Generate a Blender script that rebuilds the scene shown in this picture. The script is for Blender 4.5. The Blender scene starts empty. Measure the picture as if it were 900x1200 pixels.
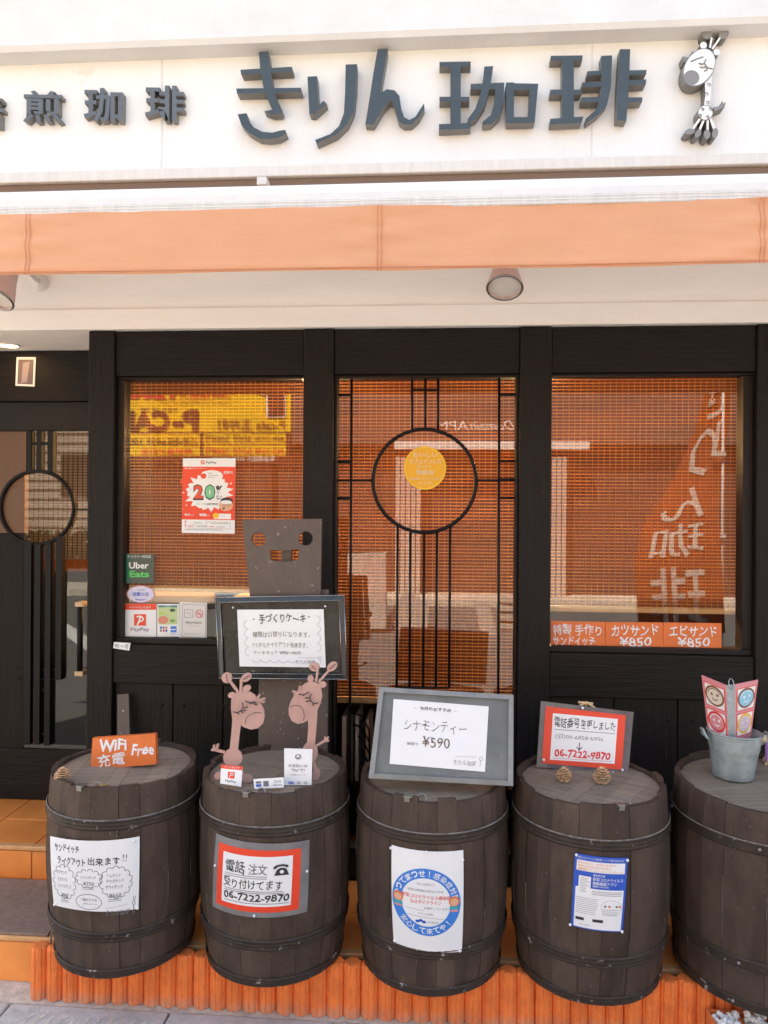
import bpy, bmesh, math, random
from mathutils import Vector, Matrix
R = math.radians
rnd = random.Random(7)
S = bpy.context.scene
COL = S.collection

# ------------------------------------------------------------------ camera, sky, sun, exposure
D, ZC, F = 3.4, 1.738, 900.0
YAW, ROLL = R(4.27), R(0.43)
FW = Vector((-math.sin(YAW), math.cos(YAW), 0))
RT0 = Vector((math.cos(YAW), math.sin(YAW), 0)); UP0 = Vector((0, 0, 1))
RT = RT0*math.cos(ROLL) + UP0*math.sin(ROLL)
UP = UP0*math.cos(ROLL) - RT0*math.sin(ROLL)
CAM = Vector((0, -D, ZC))
cd = bpy.data.cameras.new("camera"); cam = bpy.data.objects.new("camera", cd); COL.objects.link(cam)
cd.sensor_fit = 'VERTICAL'; cd.sensor_height = 32; cd.sensor_width = 24; cd.lens = 24
cd.clip_start = 0.05; cd.clip_end = 500
m = Matrix((RT, UP, -FW)).transposed().to_4x4(); m.translation = CAM
cam.matrix_world = m
S.camera = cam

SUN_EL, SUN_AZ = 56, -24     # the sun stands behind the shop; azimuth: degrees from +y towards +x
w = bpy.data.worlds.new("World"); S.world = w; w.use_nodes = True
nt = w.node_tree; bg = nt.nodes['Background']
sky = nt.nodes.new('ShaderNodeTexSky'); sky.sky_type = 'NISHITA'; sky.sun_disc = False
sky.sun_elevation = R(SUN_EL); sky.sun_rotation = R(SUN_AZ)
sky.air_density = 1.0; sky.dust_density = 4.0; sky.ozone_density = 0.6
nt.links.new(sky.outputs[0], bg.inputs[0]); bg.inputs[1].default_value = 0.13
sl = bpy.data.lights.new("sun", 'SUN'); sl.energy = 4.6; sl.angle = R(.5); sl.color = (1, .95, .87)
so = bpy.data.objects.new("sun", sl); COL.objects.link(so)
sd = Vector((math.sin(R(SUN_AZ))*math.cos(R(SUN_EL)), math.cos(R(SUN_AZ))*math.cos(R(SUN_EL)), math.sin(R(SUN_EL))))
so.rotation_euler = sd.to_track_quat('Z', 'Y').to_euler(); so.location = (-2, 8, 12)
S.view_settings.view_transform = 'Standard'; S.view_settings.look = 'None'
S.view_settings.gamma = 1; S.view_settings.use_curve_mapping = False
S.view_settings.exposure = 2.5
S.view_settings.use_white_balance = True; S.view_settings.white_balance_temperature = 7250; S.view_settings.white_balance_tint = 10

# ------------------------------------------------------------------ pixel -> point on a wall-parallel plane
def ray(px, py): return FW*F + RT*(px-450) - UP*(py-600)
def at(px, py, Y):
    d = ray(px, py); return CAM + d*((Y + D)/d.y)
def X(px, Y=0, py=600): return at(px, py, Y).x
def Z(px, py, Y=0): return at(px, py, Y).z

# ------------------------------------------------------------------ materials
MATS = {}
def mat(name, col, rough=.6, metal=0, var=0, vscale=6, stretch=(1,1,1), bump=0, bscale=40, island=0, col2=None, spec=.5, translucent=0, spots=None):
    if name in MATS: return MATS[name]
    M = bpy.data.materials.new(name); M.use_nodes = True
    t = M.node_tree; N = t.nodes; L = t.links
    b = N['Principled BSDF']
    b.inputs['Roughness'].default_value = rough; b.inputs['Metallic'].default_value = metal
    b.inputs['Specular IOR Level'].default_value = spec
    c = (*col, 1)
    b.inputs['Base Color'].default_value = c
    out = None
    if var or bump or col2:
        tc = N.new('ShaderNodeTexCoord'); mp = N.new('ShaderNodeMapping'); mp.inputs['Scale'].default_value = stretch
        L.new(tc.outputs['Object'], mp.inputs[0])
    if var or col2:
        nz = N.new('ShaderNodeTexNoise'); nz.inputs['Scale'].default_value = vscale; nz.inputs['Detail'].default_value = 7; nz.inputs['Roughness'].default_value = .65
        L.new(mp.outputs[0], nz.inputs['Vector'])
        rp = N.new('ShaderNodeValToRGB'); rp.color_ramp.elements[0].position = .3; rp.color_ramp.elements[1].position = .72
        lo = tuple(max(0, x*(1-var)) for x in col) if not col2 else col2
        hi = tuple(min(1, x*(1+var)) for x in col) if not col2 else col
        rp.color_ramp.elements[0].color = (*lo, 1); rp.color_ramp.elements[1].color = (*hi, 1)
        L.new(nz.outputs[0], rp.inputs[0]); out = rp.outputs[0]
        mr = N.new('ShaderNodeMapRange'); mr.inputs[3].default_value = max(0, rough-.12); mr.inputs[4].default_value = min(1, rough+.12)
        L.new(nz.outputs[0], mr.inputs[0]); L.new(mr.outputs[0], b.inputs['Roughness'])
    if island:
        g = N.new('ShaderNodeNewGeometry'); mr2 = N.new('ShaderNodeMapRange')
        mr2.inputs[3].default_value = 1-island; mr2.inputs[4].default_value = 1+island
        L.new(g.outputs['Random Per Island'], mr2.inputs[0])
        hs = N.new('ShaderNodeHueSaturation')
        L.new(mr2.outputs[0], hs.inputs['Value'])
        if out: L.new(out, hs.inputs['Color'])
        else: hs.inputs['Color'].default_value = c
        out = hs.outputs[0]
    if spots:
        sc, thr, scol = spots
        n2 = N.new('ShaderNodeTexNoise'); n2.inputs['Scale'].default_value = sc; n2.inputs['Detail'].default_value = 5; n2.inputs['Roughness'].default_value = .7
        tc2 = N.new('ShaderNodeTexCoord'); L.new(tc2.outputs['Object'], n2.inputs['Vector'])
        r2 = N.new('ShaderNodeValToRGB'); r2.color_ramp.elements[0].position = thr; r2.color_ramp.elements[1].position = thr+.04
        L.new(n2.outputs[0], r2.inputs[0])
        mx = N.new('ShaderNodeMix'); mx.data_type = 'RGBA'
        L.new(r2.outputs[0], mx.inputs[0])
        if out: L.new(out, mx.inputs[6])
        else: mx.inputs[6].default_value = c
        mx.inputs[7].default_value = (*scol, 1); out = mx.outputs[2]
    if out: L.new(out, b.inputs['Base Color'])
    if bump:
        nb = N.new('ShaderNodeTexNoise'); nb.inputs['Scale'].default_value = bscale; nb.inputs['Detail'].default_value = 8
        L.new(mp.outputs[0], nb.inputs['Vector'])
        bp = N.new('ShaderNodeBump'); bp.inputs['Strength'].default_value = bump; bp.inputs['Distance'].default_value = .01
        L.new(nb.outputs[0], bp.inputs['Height']); L.new(bp.outputs[0], b.inputs['Normal'])
    if translucent:
        tr = N.new('ShaderNodeBsdfTranslucent'); ms = N.new('ShaderNodeMixShader'); ms.inputs[0].default_value = translucent
        if out: L.new(out, tr.inputs[0])
        else: tr.inputs[0].default_value = c
        L.new(b.outputs[0], ms.inputs[1]); L.new(tr.outputs[0], ms.inputs[2]); L.new(ms.outputs[0], N['Material Output'].inputs[0])
    MATS[name] = M; return M

def glass_mat(name, ior=1.5, tint=(1,1,1), gain=1.0, clear=1.0):
    M = bpy.data.materials.new(name); M.use_nodes = True
    t = M.node_tree; N = t.nodes; L = t.links; N.remove(N['Principled BSDF'])
    fr = N.new('ShaderNodeFresnel'); fr.inputs[0].default_value = ior
    mu = N.new('ShaderNodeMath'); mu.operation = 'MULTIPLY'; mu.inputs[1].default_value = gain; mu.use_clamp = True
    L.new(fr.outputs[0], mu.inputs[0])
    tr = N.new('ShaderNodeBsdfTransparent'); tr.inputs[0].default_value = (*tint, 1)
    gl = N.new('ShaderNodeBsdfGlossy'); gl.inputs['Roughness'].default_value = 0.0
    ms = N.new('ShaderNodeMixShader')
    L.new(mu.outputs[0], ms.inputs[0]); L.new(tr.outputs[0], ms.inputs[1]); L.new(gl.outputs[0], ms.inputs[2])
    L.new(ms.outputs[0], N['Material Output'].inputs[0]); return M

def emit_mat(name, col, s):
    M = bpy.data.materials.new(name); M.use_nodes = True
    b = M.node_tree.nodes['Principled BSDF']; b.inputs['Base Color'].default_value = (*col, 1)
    b.inputs['Emission Color'].default_value = (*col, 1); b.inputs['Emission Strength'].default_value = s; return M

def tile_mat(name, col, grout, sx, sz, rough=.35):
    M = bpy.data.materials.new(name); M.use_nodes = True
    t = M.node_tree; N = t.nodes; L = t.links; b = N['Principled BSDF']
    nz = N.new('ShaderNodeTexNoise'); nz.inputs['Scale'].default_value = 5; nz.inputs['Detail'].default_value = 9
    tc = N.new('ShaderNodeTexCoord'); L.new(tc.outputs['Object'], nz.inputs['Vector'])
    rp = N.new('ShaderNodeValToRGB'); rp.color_ramp.elements[0].position = .3; rp.color_ramp.elements[1].position = .75
    rp.color_ramp.elements[0].color = (*[c*.8 for c in col], 1); rp.color_ramp.elements[1].color = (*[min(1, c*1.12) for c in col], 1)
    L.new(nz.outputs[0], rp.inputs[0]); L.new(rp.outputs[0], b.inputs['Base Color'])
    mr = N.new('ShaderNodeMapRange'); mr.inputs[3].default_value = rough-.1; mr.inputs[4].default_value = rough+.25
    L.new(nz.outputs[0], mr.inputs[0]); L.new(mr.outputs[0], b.inputs['Roughness'])
    bp = N.new('ShaderNodeBump'); bp.inputs['Strength'].default_value = .25; bp.inputs['Distance'].default_value = .003
    L.new(nz.outputs[0], bp.inputs['Height']); L.new(bp.outputs[0], b.inputs['Normal'])
    return M

PLASTER = mat('plaster', (.79,.775,.74), .75, var=.03, vscale=5, stretch=(2.2,1,.25), bump=.15, bscale=90, spots=(2.6,.64,(.70,.675,.62)))
CORNICE = mat('cornice_paint', (.68,.67,.645), .75, var=.07, vscale=4, bump=.1, bscale=60)
SOFFIT = mat('soffit_paint', (.88,.865,.84), .75, var=.05, vscale=3, stretch=(.4,1,2), bump=.1, bscale=60, spots=(5,.72,(.5,.42,.34)))
TRIM = mat('trim_paint', (.70,.66,.60), .7, var=.07, vscale=8, stretch=(6,1,1), bump=.1)
FABRIC = mat('awning_canvas', (.72,.365,.205), .8, var=.06, vscale=4, stretch=(.5,1,1.5), bump=.5, bscale=7, translucent=.14)
CANOPY = mat('awning_canopy', (.80,.60,.47), .8, translucent=.3)
BARWHITE = mat('awning_bar_white', (.68,.67,.645), .5, var=.05, vscale=12, bump=.05)
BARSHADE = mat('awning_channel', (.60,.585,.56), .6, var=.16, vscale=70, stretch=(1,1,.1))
SEAM = mat('awning_seam', (.60,.235,.115), .85, bump=.4, bscale=120)
BLACK_V = mat('black_wood_upright', (.0110,.0080,.0069), .55, var=.4, vscale=14, stretch=(4,4,.25), bump=.35, bscale=30, spec=.2, spots=(60,.65,(.055,.048,.042)))
BLACK_H = mat('black_wood_rail', (.0110,.0080,.0069), .55, var=.4, vscale=14, stretch=(.25,4,4), bump=.35, bscale=30, spec=.2, spots=(60,.65,(.055,.048,.042)))
PLANK = mat('black_wood_plank', (.0115,.0076,.0062), .55, var=.45, vscale=16, stretch=(5,4,.2), bump=.35, bscale=26, island=.25, spec=.25)
FRAMEB = mat('window_frame_brown', (.012,.0085,.007), .5, var=.3, vscale=20, bump=.1, spec=.25)
LEAD = mat('lead_black', (.006,.006,.0065), .45, spec=.2)
DARK = mat('dark_void', (.008,.007,.006), .8)
STAVE = mat('barrel_paint', (.074,.050,.0375), .6, var=.38, vscale=7, stretch=(1.6,1.6,.6), bump=.3, bscale=34, island=.24, spec=.22, spots=(80,.655,(.21,.185,.16)))
SCUFF = mat('worn_edge', (.26,.24,.21), .8, var=.75, vscale=45, col2=(.06,.045,.035))
HOOP = mat('barrel_hoop', (.040,.027,.020), .55, spec=.3, var=.35, vscale=16, bump=.2, bscale=50, spots=(34,.62,(.30,.28,.26)))
HEADW = mat('barrel_head_wood', (.255,.205,.15), .8, var=.25, vscale=9, stretch=(.6,5,1), bump=.4, bscale=20, island=.12)
WHITEP = mat('white_paper', (.80,.80,.79), .45, var=.02, vscale=6, bump=.3, bscale=9)
INK = mat('black_ink', (.03,.03,.035), .6)
GREYINK = mat('grey_ink', (.16,.16,.17), .6)
PALEINK = mat('pale_ink', (.34,.33,.33), .6)
BROWNINK = mat('brown_ink', (.14,.10,.07), .6)
REDP = mat('red_paper', (.80,.062,.022), .45)
REDINK = mat('red_ink', (.72,.035,.03), .5)
ORANGEP = mat('orange_board', (.74,.17,.038), .5, var=.1, vscale=12, bump=.1)
BLUEP = mat('blue_print', (.035,.20,.62), .5)
DKBLUEP = mat('deep_blue_print', (.018,.09,.48), .5)
GREENP = mat('green_print', (.10,.55,.16), .5)
DKGREEN = mat('dark_green_print', (.02,.10,.06), .4)
YELLOWP = mat('yellow_print', (.85,.48,.02), .5)
SKINP = mat('printed_skin', (.72,.40,.25), .5)
PINKP = mat('pink_print', (.70,.25,.27), .5)
LAVP = mat('lavender_print', (.55,.45,.55), .5)
STONE = mat('paving_concrete', (.60,.55,.46), .85, var=.3, vscale=26, bump=.5, bscale=140, spots=(16,.66,(.40,.37,.31)))
GUTTER = mat('gutter_stone', (.50,.49,.455), .8, var=.2, vscale=20, bump=.35, bscale=70)
ASPH = mat('asphalt', (.15,.147,.14), .85, var=.25, vscale=30, bump=.3, bscale=200)
ROADW = mat('road_paint', (.72,.73,.74), .7, var=.1, vscale=10)
LOGC = mat('terracotta_concrete', (.95,.215,.048), .8, var=.22, vscale=14, bump=.5, bscale=120, spots=(9,.64,(.64,.27,.14)))
def add_foot_stain(M, z0, z1, col):        # pale splash of dirt along the foot
    t = M.node_tree; N = t.nodes; L = t.links; b = N['Principled BSDF']; src = b.inputs['Base Color'].links[0].from_socket
    tc = N.new('ShaderNodeTexCoord'); sp = N.new('ShaderNodeSeparateXYZ'); L.new(tc.outputs['Object'], sp.inputs[0])
    nz = N.new('ShaderNodeTexNoise'); nz.inputs['Scale'].default_value = 22; nz.inputs['Detail'].default_value = 6; L.new(tc.outputs['Object'], nz.inputs['Vector'])
    ma = N.new('ShaderNodeMath'); ma.operation = 'MULTIPLY_ADD'; ma.inputs[1].default_value = -.11; L.new(nz.outputs[0], ma.inputs[0]); L.new(sp.outputs[2], ma.inputs[2])
    mr = N.new('ShaderNodeMapRange'); mr.inputs[1].default_value = z0-.055; mr.inputs[2].default_value = z1-.055; mr.inputs[3].default_value = .6; mr.inputs[4].default_value = 0; L.new(ma.outputs[0], mr.inputs[0])
    mx = N.new('ShaderNodeMix'); mx.data_type = 'RGBA'; L.new(mr.outputs[0], mx.inputs[0]); L.new(src, mx.inputs[6]); mx.inputs[7].default_value = (*col, 1); L.new(mx.outputs[2], b.inputs['Base Color'])
add_foot_stain(LOGC, -.01, .05, (.50,.30,.22))
TILE = tile_mat('orange_tile', (.97,.325,.075), None, 1, 1)
GROUT = mat('grout', (.42,.27,.16), .9)
NOSING = mat('tile_nosing', (.68,.36,.15), .45, var=.12, vscale=20)
MATC = mat('doormat_fibre', (.29,.195,.145), .95, var=.25, vscale=40, bump=.6, bscale=250)
BROWNW = mat('brown_painted_wood', (.110,.080,.064), .6, var=.18, vscale=14, stretch=(1,1,.4), bump=.2, spots=(50,.64,(.36,.32,.29)))
PINKW = mat('pink_brown_board', (.52,.305,.25), .7, var=.13, vscale=14, stretch=(1,1,.4), bump=.25, bscale=60, spots=(45,.64,(.38,.21,.17)))
ALU = mat('dark_aluminium', (.06,.065,.065), .3, metal=.6, var=.2, vscale=10)
CHROME = mat('frame_edge_metal', (.35,.36,.36), .25, metal=.9)
BLACKB = mat('black_board_face', (.018,.022,.022), .28, var=.3, vscale=6, spots=(22,.66,(.12,.11,.09)))
GREYB = mat('grey_board_face', (.16,.17,.165), .6, var=.25, vscale=7, bump=.1, spots=(30,.64,(.26,.27,.265)))
GREYF = mat('grey_board_frame', (.24,.245,.235), .55, var=.2, vscale=14, bump=.15)
LETTER = mat('letter_front', (.042,.060,.070), .5, var=.12, vscale=8)
LETSIDE = mat('letter_side', (.19,.18,.16), .6, var=.12, vscale=20)
SMALLF = mat('small_letter_front', (.10,.115,.13), .5, var=.12, vscale=10)
EMBW = mat('emblem_white', (.80,.79,.76), .5)
EMBG = mat('emblem_grey', (.22,.215,.205), .55)
GALV = mat('galvanised_zinc', (.34,.385,.385), .45, metal=.35, var=.3, vscale=16, bump=.1, bscale=30, spots=(38,.62,(.50,.54,.53)))
WIRE = mat('wire', (.30,.29,.27), .35, metal=.8)
RUST = mat('rusty_iron', (.20,.11,.055), .7, metal=.3, var=.5, vscale=60)
CONE_W = mat('pinecone_scale', (.66,.43,.25), .8, var=.35, vscale=60, island=.35)
LIGHTWOOD = mat('pale_wood', (.62,.44,.25), .55, var=.15, vscale=20)
PURPLE = mat('purple_cord', (.33,.16,.50), .7)
LAMPBODY = mat('lamp_housing', (.62,.44,.40), .45, var=.06, vscale=12)
LENSM = mat('lamp_lens', (.78,.77,.74), .25, bump=.4, bscale=160)
SLATM = mat('bamboo_slat', (.21,.064,.017), .55, var=.6, vscale=3.0, stretch=(.5,1,6), translucent=.3)
CORDM = mat('bamboo_edge', (.86,.42,.10), .55, var=.35, vscale=2.5, stretch=(.6,1,4), translucent=.5)
BAMBOO = mat('bamboo_bar', (.66,.42,.18), .5, var=.12, vscale=10)
ROOMW = mat('interior_wall', (.29,.088,.026), .8, var=.15, vscale=2)
ROOMF = mat('interior_floor', (.16,.07,.035), .6)
GLASS = glass_mat('window_glass', 1.5, (.97,.96,.95), 2.1)
DOORGLASS = glass_mat('door_glass', 1.5, (.62,.66,.64), 1.5)
FILM = mat('laminate_film', (.135,.125,.13), .14, var=.3, vscale=9)
FILMG = mat('laminate_edge', (.21,.20,.195), .18, var=.25, vscale=7)
PIN = mat('white_pin', (.82,.82,.82), .3)

# ------------------------------------------------------------------ mesh builder
class MB:
    def __init__(s): s.v = []; s.f = []; s.mi = []; s.ms = []; s.sm = []
    def midx(s, m):
        if m not in s.ms: s.ms.append(m)
        return s.ms.index(m)
    def add(s, vs, fs, m, smooth=False):
        o = len(s.v); k = s.midx(m)
        s.v += [Vector(p) for p in vs]
        for f in fs:
            s.f.append([o+i for i in f]); s.mi.append(k); s.sm.append(smooth)
        return s
    def box(s, x0, x1, y0, y1, z0, z1, m):
        v = [(x, y, z) for z in (z0, z1) for y in (y0, y1) for x in (x0, x1)]
        return s.add(v, [(0,2,3,1),(4,5,7,6),(0,1,5,4),(2,6,7,3),(0,4,6,2),(1,3,7,5)], m)
    def bbox(s, x0, x1, y0, y1, z0, z1, m, b=.004):     # box with chamfered edges (8 corners -> 24 verts)
        bmx = bmesh.new(); bmesh.ops.create_cube(bmx, size=1)
        for q in bmx.verts:
            q.co = ((x0+x1)/2+q.co.x*(x1-x0), (y0+y1)/2+q.co.y*(y1-y0), (z0+z1)/2+q.co.z*(z1-z0))
        bmesh.ops.bevel(bmx, geom=bmx.edges[:], offset=b, segments=2, profile=.5, affect='EDGES')
        return s.frombm(bmx, m)
    def frombm(s, bmx, m, smooth=False):
        bmx.verts.index_update()
        s.add([q.co.copy() for q in bmx.verts], [[q.index for q in f.verts] for f in bmx.faces], m, smooth); bmx.free(); return s
    def prism(s, front, depth, m, mside=None):           # front: 3D points (ccw from the viewer), depth: Vector
        n = len(front); a = [Vector(p) for p in front]; b = [p + depth for p in a]
        s.add(a, [list(range(n))], m)
        s.add(b, [list(range(n))[::-1]], mside or m)
        s.add(a+b, [[i, i+n, (i+1) % n + n, (i+1) % n] for i in range(n)], mside or m)
        return s
    def tube(s, pts, r, m, n=8, closed=False, taper=None):
        P = [Vector(p) for p in pts]; N = len(P); vs = []; fs = []; nrm = None
        for i in range(N):
            a = P[i-1] if (i > 0 or closed) else P[i]; b = P[(i+1) % N] if (i < N-1 or closed) else P[i]
            t = (b-a).normalized()
            if nrm is None:
                nrm = t.orthogonal().normalized()
            nrm = (nrm - t*nrm.dot(t)).normalized(); bi = t.cross(nrm)
            rr = r if taper is None else r*taper[i]
            for k in range(n):
                an = 2*math.pi*k/n; vs.append(P[i] + nrm*math.cos(an)*rr + bi*math.sin(an)*rr)
        for i in range(N if closed else N-1):
            for k in range(n):
                j = (i+1) % N
                fs.append((i*n+k, i*n+(k+1) % n, j*n+(k+1) % n, j*n+k))
        if not closed: fs += [list(range(n))[::-1], [(N-1)*n+k for k in range(n)]]
        return s.add(vs, fs, m, True)
    def lathe(s, prof, m, n=48, mt=None, a0=0, a1=2*math.pi, smooth=True):  # prof: (r,z); mt: 4x4 transform
        full = abs(a1-a0-2*math.pi) < 1e-6; cols = n if full else n+1
        vs = []
        for (r, z) in prof:
            for k in range(cols):
                a = a0+(a1-a0)*k/n; p = Vector((r*math.cos(a), r*math.sin(a), z)); vs.append(mt @ p if mt else p)
        fs = []
        for i in range(len(prof)-1):
            for k in range(n):
                k2 = (k+1) % cols
                fs.append((i*cols+k, i*cols+k2, (i+1)*cols+k2, (i+1)*cols+k))
        return s.add(vs, fs, m, smooth)
    def ball(s, c, r, m, u=12, vv=8, sc=(1,1,1)):
        prof = [(math.sin(math.pi*i/vv)*r, -math.cos(math.pi*i/vv)*r) for i in range(vv+1)]
        prof[0] = (1e-5, -r); prof[-1] = (1e-5, r)
        return s.lathe(prof, m, u, Matrix.Translation(Vector(c)) @ Matrix.Diagonal((*sc, 1)))
    def build(s, name, parent=None, world=True):
        inv = wmat(parent).inverted() if (parent and world) else Matrix.Identity(4)
        me = bpy.data.meshes.new(name)
        if parent is None:
            c = Vector((0,0,0)); lo = Vector((1e9,)*3); hi = -lo
            for p in s.v:
                for i in range(3): lo[i] = min(lo[i], p[i]); hi[i] = max(hi[i], p[i])
            c = Vector(((lo.x+hi.x)/2, (lo.y+hi.y)/2, lo.z)); inv = Matrix.Translation(-c)
        me.from_pydata([inv @ p for p in s.v], [], s.f)
        for mm in s.ms: me.materials.append(mm)
        for i, p in enumerate(me.polygons): p.material_index = s.mi[i]; p.use_smooth = s.sm[i]
        me.validate(); me.update()
        o = bpy.data.objects.new(name, me); COL.objects.link(o)
        if parent is None: o.location = c
        else: o.parent = parent
        return o

def wmat(o):
    b = Matrix.LocRotScale(o.location, o.rotation_euler, o.scale)
    return (wmat(o.parent) @ b) if o.parent else b
def tag(o, label=None, cat=None, group=None, kind=None):
    if label: o['label'] = label
    if cat: o['category'] = cat
    if group: o['group'] = group
    if kind: o['kind'] = kind
    return o
def thing(name, loc, label, cat, group=None, rot=(0,0,0)):
    o = bpy.data.objects.new(name, None); COL.objects.link(o); o.location = loc; o.rotation_euler = rot
    o.empty_display_size = .1
    return tag(o, label, cat, group)
def copy_tree(o, parent=None):
    c = o.copy(); COL.objects.link(c)
    if parent: c.parent = parent
    for ch in [q for q in bpy.data.objects if q.parent == o]: copy_tree(ch, c)
    return c

# ------------------------------------------------------------------ lettering
TXT = {}
def text_geo(s, weight=0.0, extrude=0.0, res=2):
    if any(ord(ch) >= 0x4e00 and ord(ch) < 0xa000 for ch in s) and extrude == 0: weight = min(weight, .009)
    k = (s, weight, extrude)
    if k in TXT: return TXT[k]
    cu = bpy.data.curves.new("lettering", 'FONT'); cu.body = s; cu.size = 1; cu.offset = weight; cu.extrude = extrude
    cu.resolution_u = res
    ob = bpy.data.objects.new("lettering", cu); COL.objects.link(ob)
    bpy.context.view_layer.update()
    me = bpy.data.meshes.new_from_object(ob.evaluated_get(bpy.context.evaluated_depsgraph_get()))
    vs = [v.co.copy() for v in me.vertices]; fs = [list(p.vertices) for p in me.polygons]
    bpy.data.objects.remove(ob); bpy.data.curves.remove(cu); bpy.data.meshes.remove(me)
    x0 = min(v.x for v in vs); x1 = max(v.x for v in vs); y0 = min(v.y for v in vs); y1 = max(v.y for v in vs)
    vs = [Vector(((v.x-x0)/(x1-x0), (v.y-y0)/(y1-y0), v.z)) for v in vs]
    TXT[k] = (vs, fs); return TXT[k]

class Sheet:                                  # a printed or painted surface: fn(u,v,off) -> point, v runs downwards
    hand = False
    def __init__(s, fn, aspect, mb=None): s.fn = fn; s.asp = aspect; s.mb = mb or MB()
    def poly(s, pts, m, off=.0008): s.mb.add([s.fn(u, v, off) for u, v in pts], [list(range(len(pts)))[::-1]], m); return s
    def rect(s, u0, v0, u1, v1, m, off=.0008, n=10, nv=4):
        vs = [s.fn(u0+(u1-u0)*i/n, v0+(v1-v0)*j/nv, off) for j in range(nv+1) for i in range(n+1)]
        fs = [(j*(n+1)+i, (j+1)*(n+1)+i, (j+1)*(n+1)+i+1, j*(n+1)+i+1) for j in range(nv) for i in range(n)]
        s.mb.add(vs, fs, m); return s
    def ell(s, cu, cv, ru, rv, m, off=.0012, n=28, rot=0):
        c, q = math.cos(rot), math.sin(rot)
        pts = []
        for k in range(n):
            a = 2*math.pi*k/n; x = math.cos(a)*ru*s.asp; y = math.sin(a)*rv
            pts.append((cu+(x*c-y*q)/s.asp, cv+(x*q+y*c)))
        ctr = s.fn(cu, cv, off); vs = [ctr]+[s.fn(u, v, off) for u, v in pts]
        s.mb.add(vs, [(0, 1+(k+1) % n, 1+k) for k in range(n)], m); return s
    def ring(s, cu, cv, ru, rv, th, m, off=.0014, n=40, a0=0, a1=360):     # th in v units
        vs = []; tu = th/s.asp
        full = a1-a0 >= 360; cnt = n if full else n+1
        for k in range(cnt):
            a = R(a0+(a1-a0)*k/n)
            vs += [s.fn(cu+math.cos(a)*ru, cv+math.sin(a)*rv, off), s.fn(cu+math.cos(a)*(ru-tu), cv+math.sin(a)*(rv-th), off)]
        fs = [(2*k, 2*k+1, (2*((k+1) % cnt))+1, 2*((k+1) % cnt)) for k in range(n)]
        s.mb.add(vs, fs, m); return s
    def line(s, pts, wd, m, off=.0014):                                   # wd in v units
        P2 = [pts[0]]
        for (a, b) in zip(pts[:-1], pts[1:]):
            k = max(1, int(abs(b[0]-a[0])/.05)); P2 += [(a[0]+(b[0]-a[0])*i/k, a[1]+(b[1]-a[1])*i/k) for i in range(1, k+1)]
        for (a, b) in zip(P2[:-1], P2[1:]):
            dx = (b[0]-a[0])*s.asp; dy = b[1]-a[1]; l = math.hypot(dx, dy) or 1
            nx, ny = -dy/l*wd/2, dx/l*wd/2; ex, ey = dx/l*wd*.3, dy/l*wd*.3
            q = [(a[0]+(nx-ex)/s.asp, a[1]+ny-ey), (b[0]+(nx+ex)/s.asp, b[1]+ny+ey), (b[0]+(-nx+ex)/s.asp, b[1]-ny+ey), (a[0]+(-nx-ex)/s.asp, a[1]-ny-ey)]
            off += .00001
            s.mb.add([s.fn(u, v, off) for u, v in q], [(0,1,2,3)], m)
        return s
    def text(s, t, u0, v0, u1, v1, m, weight=0.0, off=.0016, shear=0, jit=0):
        vs, fs = text_geo(t, weight)
        if s.hand:                              # hand-lettered: uneven baseline, slant and stroke length
            n = len(t); r = random.Random(t); a, b, c, d = [r.uniform(0, 6.28) for _ in range(4)]
            W = []
            for p in vs:
                q = 6.283*n*p.x
                W.append(Vector((p.x + (.10*math.sin(q*.43+a)*(p.y-.5) + .035*math.sin(5*p.y+q*.31+b))/n, p.y + .07*math.sin(q*.37+c) + .045*math.sin(q*.81+d)*(p.x*n % 1) + .03*math.sin(q*1.0+6*p.y+a), p.z)))
            vs = W
        s.mb.add([s.fn(u0+(p.x+shear*p.y)*(u1-u0), v1+(v0-v1)*p.y + jit*math.sin(p.x*9)*(v1-v0), off) for p in vs], fs, m); return s
    def arc_text(s, t, cu, cv, rad, a_mid, span, size, m, weight=.02, off=.0022, inside=False):   # rad,size in v units; angles in degrees, 90 = top
        n = len(t)
        for i, ch in enumerate(t):
            a = a_mid + (span/2 - span*i/(n-1) if not inside else -span/2 + span*i/(n-1))
            vs, fs = text_geo(ch, weight); r = R(a)
            ux, uy = math.cos(r), -math.sin(r)                    # outward, v down
            if inside: upx, upy = -ux, -uy
            else: upx, upy = ux, uy
            rx, ry = -upy, upx
            px, py = cu+ux*rad/s.asp, cv+uy*rad; wx = .16 if ch == '!' else 1
            s.mb.add([s.fn(px+((p.x-.5)*wx*size*rx+(p.y-.5)*size*upx)/s.asp, py+(p.x-.5)*wx*size*ry+(p.y-.5)*size*upy, off) for p in vs], fs, m)
        return s
    def scallop(s, cu, cv, ru, rv, n, m, th, off=.0014, a0=0, a1=360):
        for k in range(n):
            a = R(a0+(a1-a0)*(k+.5)/n); px, py = cu+math.cos(a)*ru, cv+math.sin(a)*rv
            lr = math.pi*(ru*s.asp+rv)/2*2/n*.55*(a1-a0)/360
            base = math.degrees(a)
            s.ring(px, py, lr/s.asp, lr, th, m, off, 8, base-88, base+88)
        return s

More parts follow.
